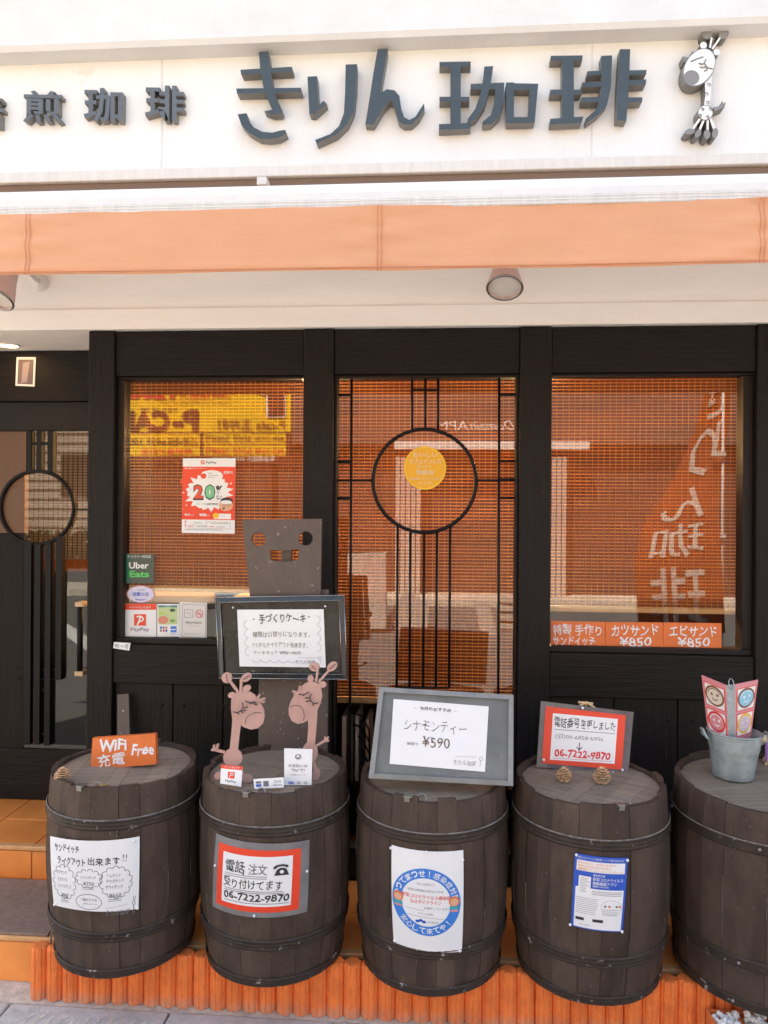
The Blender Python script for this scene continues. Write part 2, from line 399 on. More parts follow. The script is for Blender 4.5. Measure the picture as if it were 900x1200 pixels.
def quad_fn(c):        # c: TL,TR,BR,BL 3-D corners
    TL, TR, BR, BL = [Vector(p) for p in c]
    n = ((TR-TL).cross(BL-TL)).normalized()
    if n.y > 0: n = -n
    def fn(u, v, off): return (TL*(1-u)+TR*u)*(1-v) + (BL*(1-u)+BR*u)*v + n*off
    return fn, n, ((TR-TL).length/(BL-TL).length)
def px_quad(pts, Yt, Yb):
    return [at(*pts[0], Yt), at(*pts[1], Yt), at(*pts[2], Yb), at(*pts[3], Yb)]
def board(c, th, m, mside=None, mb=None):          # a flat board with real thickness; returns its sheet
    fn, n, asp = quad_fn(c); mb = mb or MB()
    K = 10
    vs = [fn(i/K, j/K, -th*b) for b in (0, 1) for j in range(K+1) for i in range(K+1)]
    q = lambda b, i, j: b*(K+1)**2+j*(K+1)+i
    fs = [(q(0,i,j), q(0,i,j+1), q(0,i+1,j+1), q(0,i+1,j)) for i in range(K) for j in range(K)]
    mb.add(vs, fs, m)
    fs = [(q(1,i,j), q(1,i+1,j), q(1,i+1,j+1), q(1,i,j+1)) for i in range(K) for j in range(K)]
    for i in range(K): fs += [(q(0,i,0),q(0,i+1,0),q(1,i+1,0),q(1,i,0)),(q(0,i,K),q(1,i,K),q(1,i+1,K),q(0,i+1,K)),(q(0,0,i),q(1,0,i),q(1,0,i+1),q(0,0,i+1)),(q(0,K,i),q(0,K,i+1),q(1,K,i+1),q(1,K,i))]
    mb.add(vs, fs, mside or m)
    return Sheet(fn, asp, mb)

# ================================================================== THE SETTING
GZ = -.086
mb = MB(); g = 160
mb.add([(-g,-g,GZ-.012),(g,-g,GZ-.012),(g,g,GZ-.012),(-g,g,GZ-.012)], [(0,1,2,3)], ASPH)
tag(mb.build('road'), kind='structure')
mb = MB(); mb.box(-9, 9, -.672, -.45, GZ-.05, GZ, STONE)
tag(mb.build('pavement'), kind='structure')
mb = MB()
for i in range(-16, 16):
    x0 = i*.6+.23
    mb.bbox(x0+.004, x0+.596, -1.02, -.676, GZ-.06, GZ+.004, GUTTER, .008)
    if i < 0:
        for k in range(12):
            xx = x0+.05+k*.042
            mb.add([(xx,-.98,GZ+.0055),(xx+.014,-.98,GZ+.0055),(xx+.074,-.73,GZ+.0055),(xx+.06,-.73,GZ+.0055)], [(0,1,2,3)], STONE)
tag(mb.build('gutter'), kind='structure')
mb = MB(); mb.box(-60, 60, -13.2, -11.6, GZ-.05, GZ+.12, STONE); tag(mb.build('far_pavement'), kind='structure')
# painted lines on the road (seen mirrored in the door glass)
mb = MB()
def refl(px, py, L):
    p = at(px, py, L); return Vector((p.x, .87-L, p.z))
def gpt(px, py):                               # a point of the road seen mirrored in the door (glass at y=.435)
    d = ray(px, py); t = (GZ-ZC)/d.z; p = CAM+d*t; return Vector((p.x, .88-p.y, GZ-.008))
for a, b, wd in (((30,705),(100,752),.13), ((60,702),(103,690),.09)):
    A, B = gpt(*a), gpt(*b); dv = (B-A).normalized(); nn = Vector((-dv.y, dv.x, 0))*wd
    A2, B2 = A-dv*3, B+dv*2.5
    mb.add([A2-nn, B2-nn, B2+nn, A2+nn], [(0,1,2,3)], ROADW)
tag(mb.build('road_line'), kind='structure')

# ------------------------------------------------------------------ tiled steps under the door and the ledge under the barrels
XL, XR = -4.2, 4.2
P0, P1 = X(104), X(134)
ZT1, ZT2 = .087, .232
YT1, YT2 = -.545, -.097
steps = thing('tiled_steps', (0, -.3, 0), 'glazed orange tile steps and ledge along the foot of the black shopfront', 'steps')
mb = MB(); mb.box(XL, XR, YT1+.008, .3, GZ-.05, ZT1-.008, GROUT); mb.box(XL, P1-.01, YT2+.008, .435, ZT1-.008, ZT2-.008, GROUT); mb.build('base', steps)
mb = MB(); tw = .30
xx = XL
tx0 = X(-8, YT1, 1120)
n0 = int((XL-tx0)/tw)
for i in range(n0, int((XR-tx0)/tw)):
    a = tx0+i*tw
    mb.bbox(a+.003, a+tw-.003, YT1, YT1+.012, GZ, ZT1-.022, TILE, .002)             # riser
    for k in range(2):
        mb.bbox(a+.003, a+tw-.003, YT1+.03+k*.27, YT1+.03+k*.27+.264, ZT1-.012, ZT1, TILE, .002)
mb.build('tile', steps).name = 'ledge_tiles'
mb = MB()
tx1 = X(37, YT2, 1010)
for i in range(-8, 1):
    a = tx1+i*tw
    b = min(a+tw-.003, P1-.012)
    if b-a < .02: continue
    mb.bbox(a+.003, b, YT2, YT2+.012, ZT1+.001, ZT2-.022, TILE, .002)
    for k in range(2):
        mb.bbox(a+.003, b, YT2+.03+k*.26, YT2+.03+k*.26+.254, ZT2-.012, ZT2, TILE, .002)
mb.build('step_tiles', steps)
mb = MB()
mb.bbox(XL, XR, YT1-.006, YT1+.027, ZT1-.018, ZT1+.003, NOSING, .006)
mb.bbox(XL, P1-.012, YT2-.006, YT2+.027, ZT2-.018, ZT2+.003, NOSING, .006)
mb.build('nosing', steps)

mb = MB()
xa, xb = X(-160, YT1, 1090), X(63, -.5, 1085)
z0 = ZT1+.003
mb.bbox(xa, xb, -.545, -.125, z0, z0+.012, MATC, .004)
tag(mb.build('doormat'), 'worn brown fibre doormat lying on the lower orange step', 'doormat')

# ------------------------------------------------------------------ the shop
shop = thing('coffee_shop', (0, .2, 0), 'coffee shop front with white fascia and black timber windows and door', 'shop')
zF = Z(500, 384); zL = Z(500, 357, -.03)
YS = -.06
zfb = Z(450, 204, YS); zft = Z(450, 46, YS)
mb = MB()
mb.box(XL, XR, -.012, .12, zL+.001, zfb+.05, SOFFIT)
mb.box(XL, XR, YS+.0, .12, zfb+.02, 6.2, PLASTER)
for px in (186, 690): mb.box(X(px,YS)-.004, X(px,YS)+.004, YS-.0018, YS-.0002, zfb+.02, 6.2, CORNICE)
mb.build('wall', shop)
mb = MB(); mb.bbox(XL, XR, -.032, .12, zF, zL, SOFFIT, .004); mb.build('lintel', shop)
mb = MB()
z1, z2 = Z(450, 203, YS-.035), Z(450, 190, YS-.035)
mb.bbox(XL, XR, YS-.035, YS+.02, z1, z2, TRIM, .005)
mb.bbox(XL, XR, YS-.012, YS+.02, z1-.055, z1-.002, mat('gap_brown',(.20,.13,.09),.8), .003)  # brown strip painted as the shade in the gap under the fascia
mb.build('fascia_trim', shop)
mb = MB(); yc = -.17
zc1 = Z(450, 42, yc)
pr = [(YS+.01, zc1), (yc+.015, zc1), (yc, zc1+.02), (yc, zc1+.26), (yc-.05, zc1+.3), (yc-.05, 6.3), (YS+.01, 6.3)]
mb.prism([(XL, y, z) for y, z in pr], Vector((XR-XL, 0, 0)), CORNICE); mb.build('cornice', shop)
# ceiling and sides of the door recess
YD = .441
XDL = X(-150, YD)
zR = Z(52, 388)
mb = MB()
mb.box(XDL-.3, P0-.002, -.005, YD+.1, zR, zR+.08, SOFFIT)
mb.build('recess_ceiling', shop)
mb = MB()
c = at(10, 402, .28); dlc = Vector((c.x, .28, zR))
mb.tube([(dlc.x+.05*math.cos(a), dlc.y+.05*math.sin(a), zR-.002) for a in [2*math.pi*k/20 for k in range(20)]], .006, BARWHITE, 6, closed=True)
dl = mb.build('downlight', shop)
mb = MB(); mb.lathe([(.0001, 0), (.044, 0)], emit_mat('downlight_glow', (1, .62, .28), 7), 20, Matrix.Translation((dlc.x, dlc.y, zR-.003)))
mb.build('bulb', dl)

# black timber frame
def vpost(x0, x1, zb, zt, y0=-.014, y1=.13):
    mb = MB(); mb.bbox(x0, x1, y0, y1, zb, zt, BLACK_V, .005); return mb.build('post', shop)
XP = [(P0, P1), (X(355), X(390)), (X(608), X(645)), (X(885), X(915))]
zhb = Z(250, 440)
for i, (a, b) in enumerate(XP):
    vpost(a, b, (ZT2 if i == 0 else ZT1)+.0045, zF-.002)
mb = MB(); mb.bbox(P1+.001, XP[1][0]-.001, 0, .12, Z(250,440), zF-.003, BLACK_H, .004); mb.build('header', shop)
mb = MB(); mb.bbox(XP[1][1]+.001, XP[2][0]-.001, 0, .12, Z(500,438), zF-.003, BLACK_H, .004); mb.build('header', shop)
mb = MB(); mb.bbox(XP[2][1]+.001, XP[3][0]-.001, 0, .12, Z(760,436), zF-.003, BLACK_H, .004)
mb.build('header', shop)
mb = MB(); mb.box(XP[3][1]+.002, XR, .0, .1, ZT1+.004, zF-.002, BLACK_V); mb.build('side_panel', shop)
# return wall of the first post towards the door
mb = MB(); mb.box(P0+.01, P1-.01, .131, YD+.05, ZT2+.004, zR-.002, BLACK_V); mb.build('jamb', shop); mb = MB(); mb.box(XDL-.3, XDL, 0, YD, ZT2, zR-.002, BLACK_V); mb.build('jamb', shop)

# windows: frame, glass, leading
YG = .06
def window(x0, x1, z0, z1, fl, fr, fb, ftop=.012):
    wd = thing('window', ((x0+x1)/2, .05, z0), None, None); wd.parent = shop
    wd.location = wmat(shop).inverted() @ Vector(((x0+x1)/2, .05, z0))
    mb = MB()
    mb.bbox(x0, x0+fl, .022, .10, z0+fb, z1-ftop, FRAMEB, .003); mb.bbox(x1-fr, x1, .022, .10, z0+fb, z1-ftop, FRAMEB, .003)
    mb.bbox(x0, x1, .020, .10, z0, z0+fb-.0005, FRAMEB, .003); mb.bbox(x0, x1, .020, .10, z1-ftop+.0005, z1, FRAMEB, .003)
    mb.build('frame', wd)
    mb = MB(); mb.add([(x0+fl-.004, YG, z0+fb-.004), (x1-fr+.004, YG, z0+fb-.004), (x1-fr+.004, YG, z1-ftop+.004), (x0+fl-.004, YG, z1-ftop+.004)], [(0,1,2,3)], GLASS)
    mb.build('glass', wd)
    return wd
e = .001
zwb1, zwb2, zwb3 = Z(250, 757), ZT1+.01, Z(760, 767)
w1 = window(P1+e, XP[1][0]-e, zwb1, Z(250,440)-e, X(147,.05)-P1, .006, Z(250,750)-zwb1)
w2 = window(XP[1][1]+e, XP[2][0]-e, zwb2, Z(500,438)-e, .012, .012, .10)
w3 = window(XP[2][1]+e, XP[3][0]-e, zwb3, Z(760,436)-e, .005, X(885,.03)-X(873,.03), Z(760,760)-zwb3)
# leading of the middle window: ring and bars, proud of the glass on both sides
mb = MB(); yl = YG
def lb(px0, py0, px1, py1, r=.006): mb.tube([at(px0, py0, yl), at(px1, py1, yl)], r, LEAD, 6)
cx, cy, rr = 497.5, 563.5, 60.5
mb.tube([at(cx+rr*math.cos(2*math.pi*k/48), cy+rr*math.sin(2*math.pi*k/48), yl) for k in range(48)], .0085, LEAD, 8, closed=True)
lb(412, 441, 409.5, 928); lb(585, 440, 583.5, 928)
lb(395, 441, 392.5, 928, .007); lb(606, 440, 604, 928, .007)
for py in (463, 541, 563, 584): lb(394, py, 412, py); lb(585.5, py-.5, 606, py-.5)
for px in (483, 498.5, 513.5): lb(px, 440, px-.2, 504 if px == 498.5 else 505)
lb(483, 457, 513.5, 457)
lb(412, 563, 437, 563); lb(558, 563, 585, 563)
for px, yb in ((466, 616), (481, 621.5), (497, 624), (512, 622), (527.5, 616)): lb(px, yb, px-1.2, 806)
lb(464.5, 806, 526.5, 806)
mb.build('leading', w2)

# rails under the side windows and the plank wainscot below
mb = MB(); mb.bbox(P1+.001, XP[1][0]-.001, -.004, .12, Z(250,803), zwb1-.001, BLACK_H, .004); mb.build('rail', shop)
mb = MB(); mb.bbox(XP[2][1]+.001, XP[3][0]-.001, -.004, .12, Z(760,819), zwb3-.001, BLACK_H, .004); mb.build('rail', shop)
def wainscot(x0, x1, zt, seams, studs):
    mb = MB(); xs = [x0]+seams+[x1]
    mb.box(x0, x1, .034, .12, ZT1+.003, zt, DARK)
    for a, b in zip(xs[:-1], xs[1:]):
        mb.bbox(a+.0025, b-.0025, .016, .033, ZT1+.004, zt-.001, PLANK, .003)
    o = mb.build('wainscot', shop)
    for (px, py) in studs:
        mb = MB(); c = at(px, py, .014); r = .011
        mb.add([c+Vector((-r,.002,0)), c+Vector((0,.002,-r)), c+Vector((r,.002,0)), c+Vector((0,.002,r)), c+Vector((0,-.007,0))], [(0,1,4),(1,2,4),(2,3,4),(3,0,4)], FRAMEB); mb.build('stud', o)
wainscot(P1+.001, XP[1][0]-.001, Z(250,803)-.002, [X(203), X(262), X(310)], [(190,826),(215,827),(261,828),(275,828),(320,829)])
wainscot(XP[2][1]+.001, XP[3][0]-.001, Z(760,819)-.002, [X(722), X(797), X(850)], [(660,841),(712,842),(784,843),(812,844),(862,845)])

# the door in its recess
door = thing('door', wmat(shop).inverted() @ Vector((X(40,YD), YD, ZT2)), None, None); door.parent = shop
mb = MB(); xd0, xd1 = X(-70, YD), P0+.02
mb.bbox(XDL, P0+.01, YD-.03, YD+.06, Z(50,470,YD-.03), zR-.002, BLACK_H, .004)
mb.bbox(XDL, P0+.01, YD-.01, YD+.06, Z(50,505,YD-.01), Z(50,470,YD-.03)-.001, FRAMEB, .004)
mb.bbox(XDL, P0+.01, YD-.012, YD+.06, ZT2+.004, Z(50,878,YD-.012), BLACK_H, .004)
mb.bbox(XDL, X(-60,YD), YD-.014, YD+.06, Z(50,878,YD)+.001, Z(50,505,YD)-.001, BLACK_V, .004)
mb.build('frame', door)
mb = MB(); xg = X(29.5, YD); mb.add([(xg, YD, Z(50,880,YD)), (xd1, YD, Z(50,880,YD)), (xd1, YD, Z(50,503,YD)), (xg, YD, Z(50,503,YD))], [(0,1,2,3)], DOORGLASS); mb.build('glass', door)
mb = MB(); yl = YD-.012
cx, cy, rr = 43.5, 595, 43
mb.tube([at(cx+rr*math.cos(2*math.pi*k/48), cy+rr*math.sin(2*math.pi*k/48), yl) for k in range(48)], .010, LEAD, 8, closed=True)
def bar(px0, px1, py0, py1, y0=-.03, y1=.01):
    a, b = at(px0, py0, YD+y0), at(px1, py1, YD+y0); mb.bbox(a.x, b.x, YD+y0, YD+y1, b.z, a.z, LEAD, .002)
for p0, p1 in ((30,36.5), (42.5,48), (55.5,62)): bar(p0, p1, 505, 553, -.02)
for p0, p1, ya, yb in ((28,35,634,873), (40,46,638,873), (53,58,636,874), (65.5,71.5,628,797)): bar(p0, p1, ya, yb)
for ya in (518,): bar(30, 62, ya, ya+3, -.016)
for ya, p0, p1 in ((783,18,66), (795,18,66), (808,28,58), (859,28,58)): bar(p0, p1, ya, ya+2.5, -.016)
bar(88, 103, 596, 598, -.016)
mb.build('leading', door)
mb = MB(); hx = X(95, YD-.06)
mb.tube([(hx, YD-.06, Z(95,790,YD-.06)), (hx, YD-.06, Z(95,707,YD-.06))], .014, LEAD, 14)
h = mb.build('handle', door)
for py in (708, 789):
    zz = Z(95, py, YD-.06); mb = MB(); mb.bbox(hx-.022, hx+.024, YD-.078, YD-.003, zz-.012, zz+.012, LIGHTWOOD, .004); mb.build('handle_mount', h)

# the room behind the glass
mb = MB(); rx0, rx1, ry0, ry1, rz0, rz1 = -4, 2.6, .14, 3.4, .22, 2.62
mb.add([(rx0,ry1,rz0),(rx1,ry1,rz0),(rx1,ry1,rz1),(rx0,ry1,rz1)], [(0,1,2,3)], ROOMW)
mb.add([(rx0,YD+.2,rz0),(rx0,ry1,rz0),(rx0,ry1,rz1),(rx0,YD+.2,rz1)], [(0,1,2,3)], ROOMW)
mb.add([(rx1,ry0,rz0),(rx1,ry1,rz0),(rx1,ry1,rz1),(rx1,ry0,rz1)], [(0,1,2,3)], ROOMW)
mb.add([(rx0,YD-.02,rz1),(rx1,YD-.02,rz1),(rx1,ry1,rz1),(rx0,ry1,rz1)], [(0,1,2,3)], ROOMW)
mb.add([(P1,ry0,rz1+.002),(rx1,ry0,rz1+.002),(rx1,YD,rz1+.002),(P1,YD,rz1+.002)], [(0,1,2,3)], ROOMW)
mb.add([(rx0,ry0,rz0-.01),(rx1,ry0,rz0-.01),(rx1,ry1,rz0-.01),(rx0,ry1,rz0-.01)], [(0,1,2,3)], ROOMF)
mb.build('interior_wall', shop)
mb = MB(); mb.bbox(X(-60,YD)+.001, X(29,YD), YD-.002, YD+.04, Z(15,625,YD)+.001, Z(15,505,YD)-.001, mat('door_brown_panel', (.125,.055,.026), .5, var=.2, vscale=5, stretch=(1,1,.3)), .003); mb.build('upper_panel', door)
mb = MB(); mb.bbox(X(-60,YD)+.001, X(29,YD), YD-.004, YD+.04, Z(15,878,YD)+.002, Z(15,625,YD), BLACK_V, .003); mb.build('lower_panel', door)
mb = MB(); mb.box(rx0+.01, X(380,.8), .80, .84, rz0, Z(250,672,.8), mat('interior_dado',(.030,.028,.025),.5,var=.3)); mb.box(X(380,.8)+.001, rx1-.01, .80, .84, rz0, Z(600,700,.8), mat('interior_dado_red',(.030,.012,.009),.5,var=.3)); mb.build('interior_dado', shop)  # dark screens added to keep the low interior from showing lamp-lit


# ------------------------------------------------------------------ bamboo blinds behind the glass
def blind(x0, x1, zt, zb, y, label, pz=.0152, px_=.0262):
    t = thing('bamboo_blind', ((x0+x1)/2, y, zb), label, 'blind', 'bamboo blinds behind the shop windows')
    a = MB(); b = MB(); r = random.Random(int(x0*100)+50)
    n = int((zt-zb)/pz)
    for i in range(n):
        z = zb+.012+i*pz; jj = r.uniform(-.0008, .0008)
        a.box(x0, x1, y+jj, y+.003+jj, z, z+.0092, SLATM)
        b.box(x0, x1, y-.001+jj, y+.003+jj, z+.0104, z+.0138, CORDM)
    k = int((x1-x0)/px_)
    for i in range(k+1):
        xx = x0+.006+i*px_+r.uniform(-.001, .001)
        b.box(xx, xx+.0024, y-.004, y-.0015, zb, zt, CORDM)
    a.build('slats', t); b.build('cords', t)
    c = MB(); c.bbox(x0-.004, x1+.004, y-.012, y+.014, zb-.016, zb+.01, BAMBOO, .005); c.build('bottom_bar', t)
YB = .108
blind(X(149,YB), X(354,YB), Z(250,440,YB), Z(250,690,YB), YB, 'amber bamboo blind in the narrow window with a red and white poster')
blind(X(392,YB), X(607,YB), Z(500,438,YB), Z(410,819,YB), YB, 'amber bamboo blind behind the leaded ring of the middle window')
blind(X(643,YB), X(876,YB), Z(760,436,YB), Z(760,714,YB), YB, 'amber bamboo blind above the three orange price boards')
# pale slatted blind inside the door
x0, x1 = X(30,.7), X(112,.7)
t = thing('slatted_blind', ((x0+x1)/2, .7, Z(60,655,.7)), 'pale grey slatted blind hanging inside the glass door', 'blind')
mb = MB(); mg = mat('pale_slat', (.50,.46,.41), .6, var=.18, vscale=3, translucent=.3); z = Z(60,655,.7)
while z < Z(60,500,.7): mb.box(x0, x1, .70, .703, z, z+.011, mg); z += .0155
mb.build('slats', t)
mb = MB()
for k in range(14):
    xx = x0+.02+k*(x1-x0-.04)/13; mb.box(xx, xx+.003, .696, .699, Z(60,655,.7), Z(60,500,.7), LEAD)
mb.build('cords', t)

# unseen lamps added behind the posts so the blinds glow from inside
for i, (px, py, yy, e_) in enumerate(((372,500,1.5,34), (625,500,1.5,40))):
    c = at(px, py, yy)
    t = thing('pendant_lamp', c, ['amber pendant lamp hanging behind the post between the poster window and the leaded window', 'amber pendant lamp hanging behind the post left of the price boards'][i], 'lamp', 'lit pendant lamps inside the shop')
    mb = MB(); mb.lathe([(.02,.10),(.035,.09),(.085,-.04),(.09,-.06)], mat('amber_shade', (.40,.17,.03), .5, translucent=.3), 20, Matrix.Translation(c)); mb.build('shade', t)
    mb = MB(); mb.ball(c+Vector((0,0,-.02)), .025, emit_mat('bulb_glow%d' % i, (1,.62,.25), 1.2)); mb.build('bulb', t)
    mb = MB(); mb.tube([c+Vector((0,0,.09)), (c.x, c.y, rz1-.002)], .004, LEAD, 6); mb.build('cord', t)
    ld = bpy.data.lights.new('pendant_light', 'POINT'); ld.energy = e_; ld.color = (1,.60,.27); ld.shadow_soft_size = .08
    lo = bpy.data.objects.new('pendant_light', ld); COL.objects.link(lo); lo.parent = t; lo.location = (0,0,-.12)

# ------------------------------------------------------------------ awning
YA = -1.13
aw = thing('awning', (0, YA, Z(450,317,YA)), 'orange canvas awning valance hanging from a white front bar above the shop', 'awning')
zb0, zb1 = Z(450,243.5,YA), Z(450,209,YA)
mb = MB(); hh = zb1-zb0
prof = [(YA+.055,zb0+.01),(YA+.004,zb0+.012),(YA,zb0+.016),(YA,zb0+hh*.55),(YA+.006,zb0+hh*.78),(YA+.022,zb0+hh*.95),(YA+.045,zb1),(YA+.07,zb1-.004)]
vs = [(x, y, z) for x in (XL, XR) for y, z in prof]; n = len(prof)
mb.add(vs, [(i, (i+1) % n, (i+1) % n+n, i+n) for i in range(n)]+[list(range(n)), list(range(n, 2*n))[::-1]], BARWHITE)
mb.build('front_bar', aw)
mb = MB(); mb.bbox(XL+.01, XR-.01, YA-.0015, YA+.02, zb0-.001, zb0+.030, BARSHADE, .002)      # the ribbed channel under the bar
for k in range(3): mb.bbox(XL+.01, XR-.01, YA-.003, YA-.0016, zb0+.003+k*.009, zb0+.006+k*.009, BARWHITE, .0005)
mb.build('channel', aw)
mb = MB(); nx, nz = 420, 14
zv1, zv0 = zb0+.004, Z(450,316.5,YA)
seams = [X(35,YA,280), X(445,YA,280), X(892,YA,280)]
vs = []
for j in range(nz+1):
    v = j/nz
    for i in range(nx+1):
        x = -3+6*i/nx
        dz = 0; dy = .004*math.sin(x*2.1+v)+.003*math.sin(x*5.3)
        for s_ in seams:
            q = abs(x-s_); k = math.exp(-q/.13)
            dy += .0045*k*math.sin(v*16+x*13) + .003*k*math.sin(v*31-x*22)
        dy += .0035*math.sin(v*3)*math.sin(x*3.4+2) + .0016*math.sin(x*17+4*v)*v + .0012*math.sin(x*31-9*v)*(1-v) - .004*math.exp(-((v-.93)/.03)**2)
        vs.append((x, YA-.003+dy, zv1+(zv0-zv1)*v + .0015*math.sin(x*9)*v))
mb.add(vs, [(j*(nx+1)+i, (j+1)*(nx+1)+i, (j+1)*(nx+1)+i+1, j*(nx+1)+i+1) for j in range(nz) for i in range(nx)], FABRIC, True)
val = mb.build('valance', aw)
mb = MB()
for s_ in seams: 
    for dx in (-.006, .006):
        mb.tube([(s_+dx, YA-.0065+.004*math.sin(s_*2.1+k/16)+.003*math.sin(s_*5.3)+.0045*math.sin(k+s_*13)+.0035*math.sin(3*k/16)*math.sin(s_*3.4+2), zv1+(zv0-zv1)*k/16) for k in range(17)], .0011, SEAM, 5)
mb.tube([(-3+6*k/200, YA-.008+.004*math.sin((-3+6*k/200)*2.1+.93)+.003*math.sin((-3+6*k/200)*5.3)+.0035*math.sin(2.79)*math.sin((-3+6*k/200)*3.4+2)-.003, zv0+.006) for k in range(201)], .0022, SEAM, 5)
mb.build('seam', val)
mb = MB()
vs = []; zt_ = zfb-.05
for i in range(61):
    x = -3+6*i/60
    for k in range(7): vs.append((x, YA+.05+(1.0)*k/6, zb1-.012+(zt_-zb1+.012)*k/6-.02*math.sin(math.pi*k/6)))
mb.add(vs, [(i*7+k, (i+1)*7+k, (i+1)*7+k+1, i*7+k+1) for i in range(60) for k in range(6)], CANOPY, True)
mb.build('canopy', aw)
for x in (-1.95, 2.15):
    mb = MB(); mb.tube([(x,-.07,zfb-.09),(x+.25,-.55,zb0+.1),(x,YA+.06,zb0+.04)], .018, BARWHITE, 8); mb.build('arm', aw)
mb = MB(); c = at(304, 203, -.2); mb.bbox(c.x-.022, c.x+.022, -.16, -.098, c.z-.03, c.z+.004, TRIM, .004); mb.build('wall_bracket', aw)

# ------------------------------------------------------------------ spotlights under the awning
def spot(px, py, label, tilt=0):
    Y = -.30; c = at(px, py, Y)
    t = thing('spotlight', c, label, 'spotlight', 'spotlights under the awning')
    nrm = Vector((-.05+tilt, -.42, -.90)).normalized(); rot = nrm.to_track_quat('Z', 'Y').to_matrix().to_4x4()
    M_ = Matrix.Translation(c) @ rot
    mb = MB(); r = .073
    mb.lathe([(.02,-.17),(.034,-.165),(.045,-.10),(r*.93,-.02),(r,0),(r,.006),(r*.9,.006),(r*.88,-.004)], LAMPBODY, 32, M_); mb.build('housing', t)
    mb = MB(); mb.tube([M_ @ Vector((r*.96*math.cos(2*math.pi*k/32), r*.96*math.sin(2*math.pi*k/32), .006)) for k in range(32)], .005, CHROME, 6, closed=True); mb.build('bezel', t)
    mb = MB(); mb.lathe([(.0002,.004),(r*.3,.003),(r*.6,-.0005),(r*.89,-.005)], LENSM, 32, M_); mb.build('lens', t)
    mb = MB(); top = M_ @ Vector((0,0,-.165))
    mb.tube([top, (top.x+.01, -.16, top.z+.02), (top.x+.012, -.014, top.z+.0)], .009, BARWHITE, 8)
    mb.lathe([(.0001,.02),(.035,.02),(.04,0)], BARWHITE, 20, Matrix.Translation((top.x+.012, -.013, top.z)) @ Matrix.Rotation(R(90), 4, 'X')); mb.build('arm', t)
spot(591.5, 336, 'conical spotlight under the awning above the middle window')
spot(-4, 349, 'conical spotlight under the awning cut off by the edge above the door', -.1)

# ================================================================== LETTERS ON THE FASCIA
YL = YS-.055
def stroke_letter(name, parent, strokes, ox, oy, sc, th=.055):
    mb = MB()
    for i, pts in enumerate(strokes):
        y = YL-.0006*i
        q = [at(ox+a/sc, oy+b/sc, y) for a, b in pts]
        mb.prism(q[::-1], Vector((0, YS-.004-y-.0006*i, 0)), LETTER, LETSIDE)
    return mb.build(name, parent)
c = at(515, 110, YL)
sign = thing('shop_sign_lettering', (c.x, YS, c.z), 'big raised slate grey Japanese lettering across the white fascia', 'sign lettering')
A = (260, 30, 3.4615)
stroke_letter('letter', sign, [
 [(75,179),(284,167),(287,187),(78,198)], [(58,255),(320,252),(323,270),(62,276)],
 [(150,107),(188,105),(196,180),(205,240),(222,295),(246,346),(240,357),(205,360),(172,348),(207,340),(190,310),(168,250),(155,170)],
 [(64,360),(100,355),(108,385),(130,413),(165,431),(205,434),(235,426),(257,423),(262,438),(230,456),(190,461),(150,457),(110,435),(80,405)]], *A)
stroke_letter('letter', sign, [
 [(347,207),(386,205),(390,290),(388,328),(412,305),(425,316),(375,360),(355,358)],
 [(502,158),(548,156),(545,260),(535,345),(510,400),(465,442),(385,478),(378,464),(440,440),(475,408),(495,355),(500,270)]], *A)
stroke_letter('letter', sign, [
 [(632,95),(673,94),(655,200),(643,275),(670,258),(700,262),(720,285),(728,340),(740,372),(760,383),(785,370),(820,315),(822,333),(800,373),(770,400),(740,402),(718,388),(705,345),(695,310),(682,305),(655,335),(615,402),(582,400),(600,290),(615,190)]], *A)
A = (500, 30, 3.3333)
stroke_letter('letter', sign, [
 [(50,142),(172,140),(172,158),(50,160)], [(93,150),(133,150),(133,390),(93,390)], [(50,278),(167,278),(167,295),(50,297)], [(48,385),(172,380),(172,402),(48,408)],
 [(225,160),(260,158),(248,240),(228,310),(195,360),(165,378),(160,366),(190,325),(212,260),(222,200)],
 [(172,228),(303,222),(300,300),(285,353),(255,383),(222,388),(218,376),(250,350),(265,300),(268,248),(172,248)],
 [(310,222),(342,222),(340,382),(312,382)], [(338,225),(436,227),(434,250),(338,250)], [(403,246),(434,246),(422,379),(397,379)], [(336,357),(402,357),(400,381),(336,381)]], *A)
stroke_letter('letter', sign, [
 [(485,118),(610,116),(608,135),(485,137)], [(530,130),(575,130),(575,372),(530,372)], [(483,250),(605,250),(605,268),(483,270)], [(483,364),(612,355),(605,380),(483,386)],
 [(628,178),(686,176),(686,190),(628,195)], [(608,222),(688,220),(688,237),(608,240)], [(605,280),(682,278),(680,298),(605,300)],
 [(682,118),(725,116),(720,240),(705,308),(670,348),(625,380),(622,363),(660,330),(678,285),(684,200)],
 [(755,92),(795,92),(790,240),(780,373),(742,368),(746,240)], [(788,175),(859,173),(857,190),(788,192)], [(788,212),(858,210),(856,230),(788,233)], [(784,280),(843,280),(841,298),(784,300)]], *A)

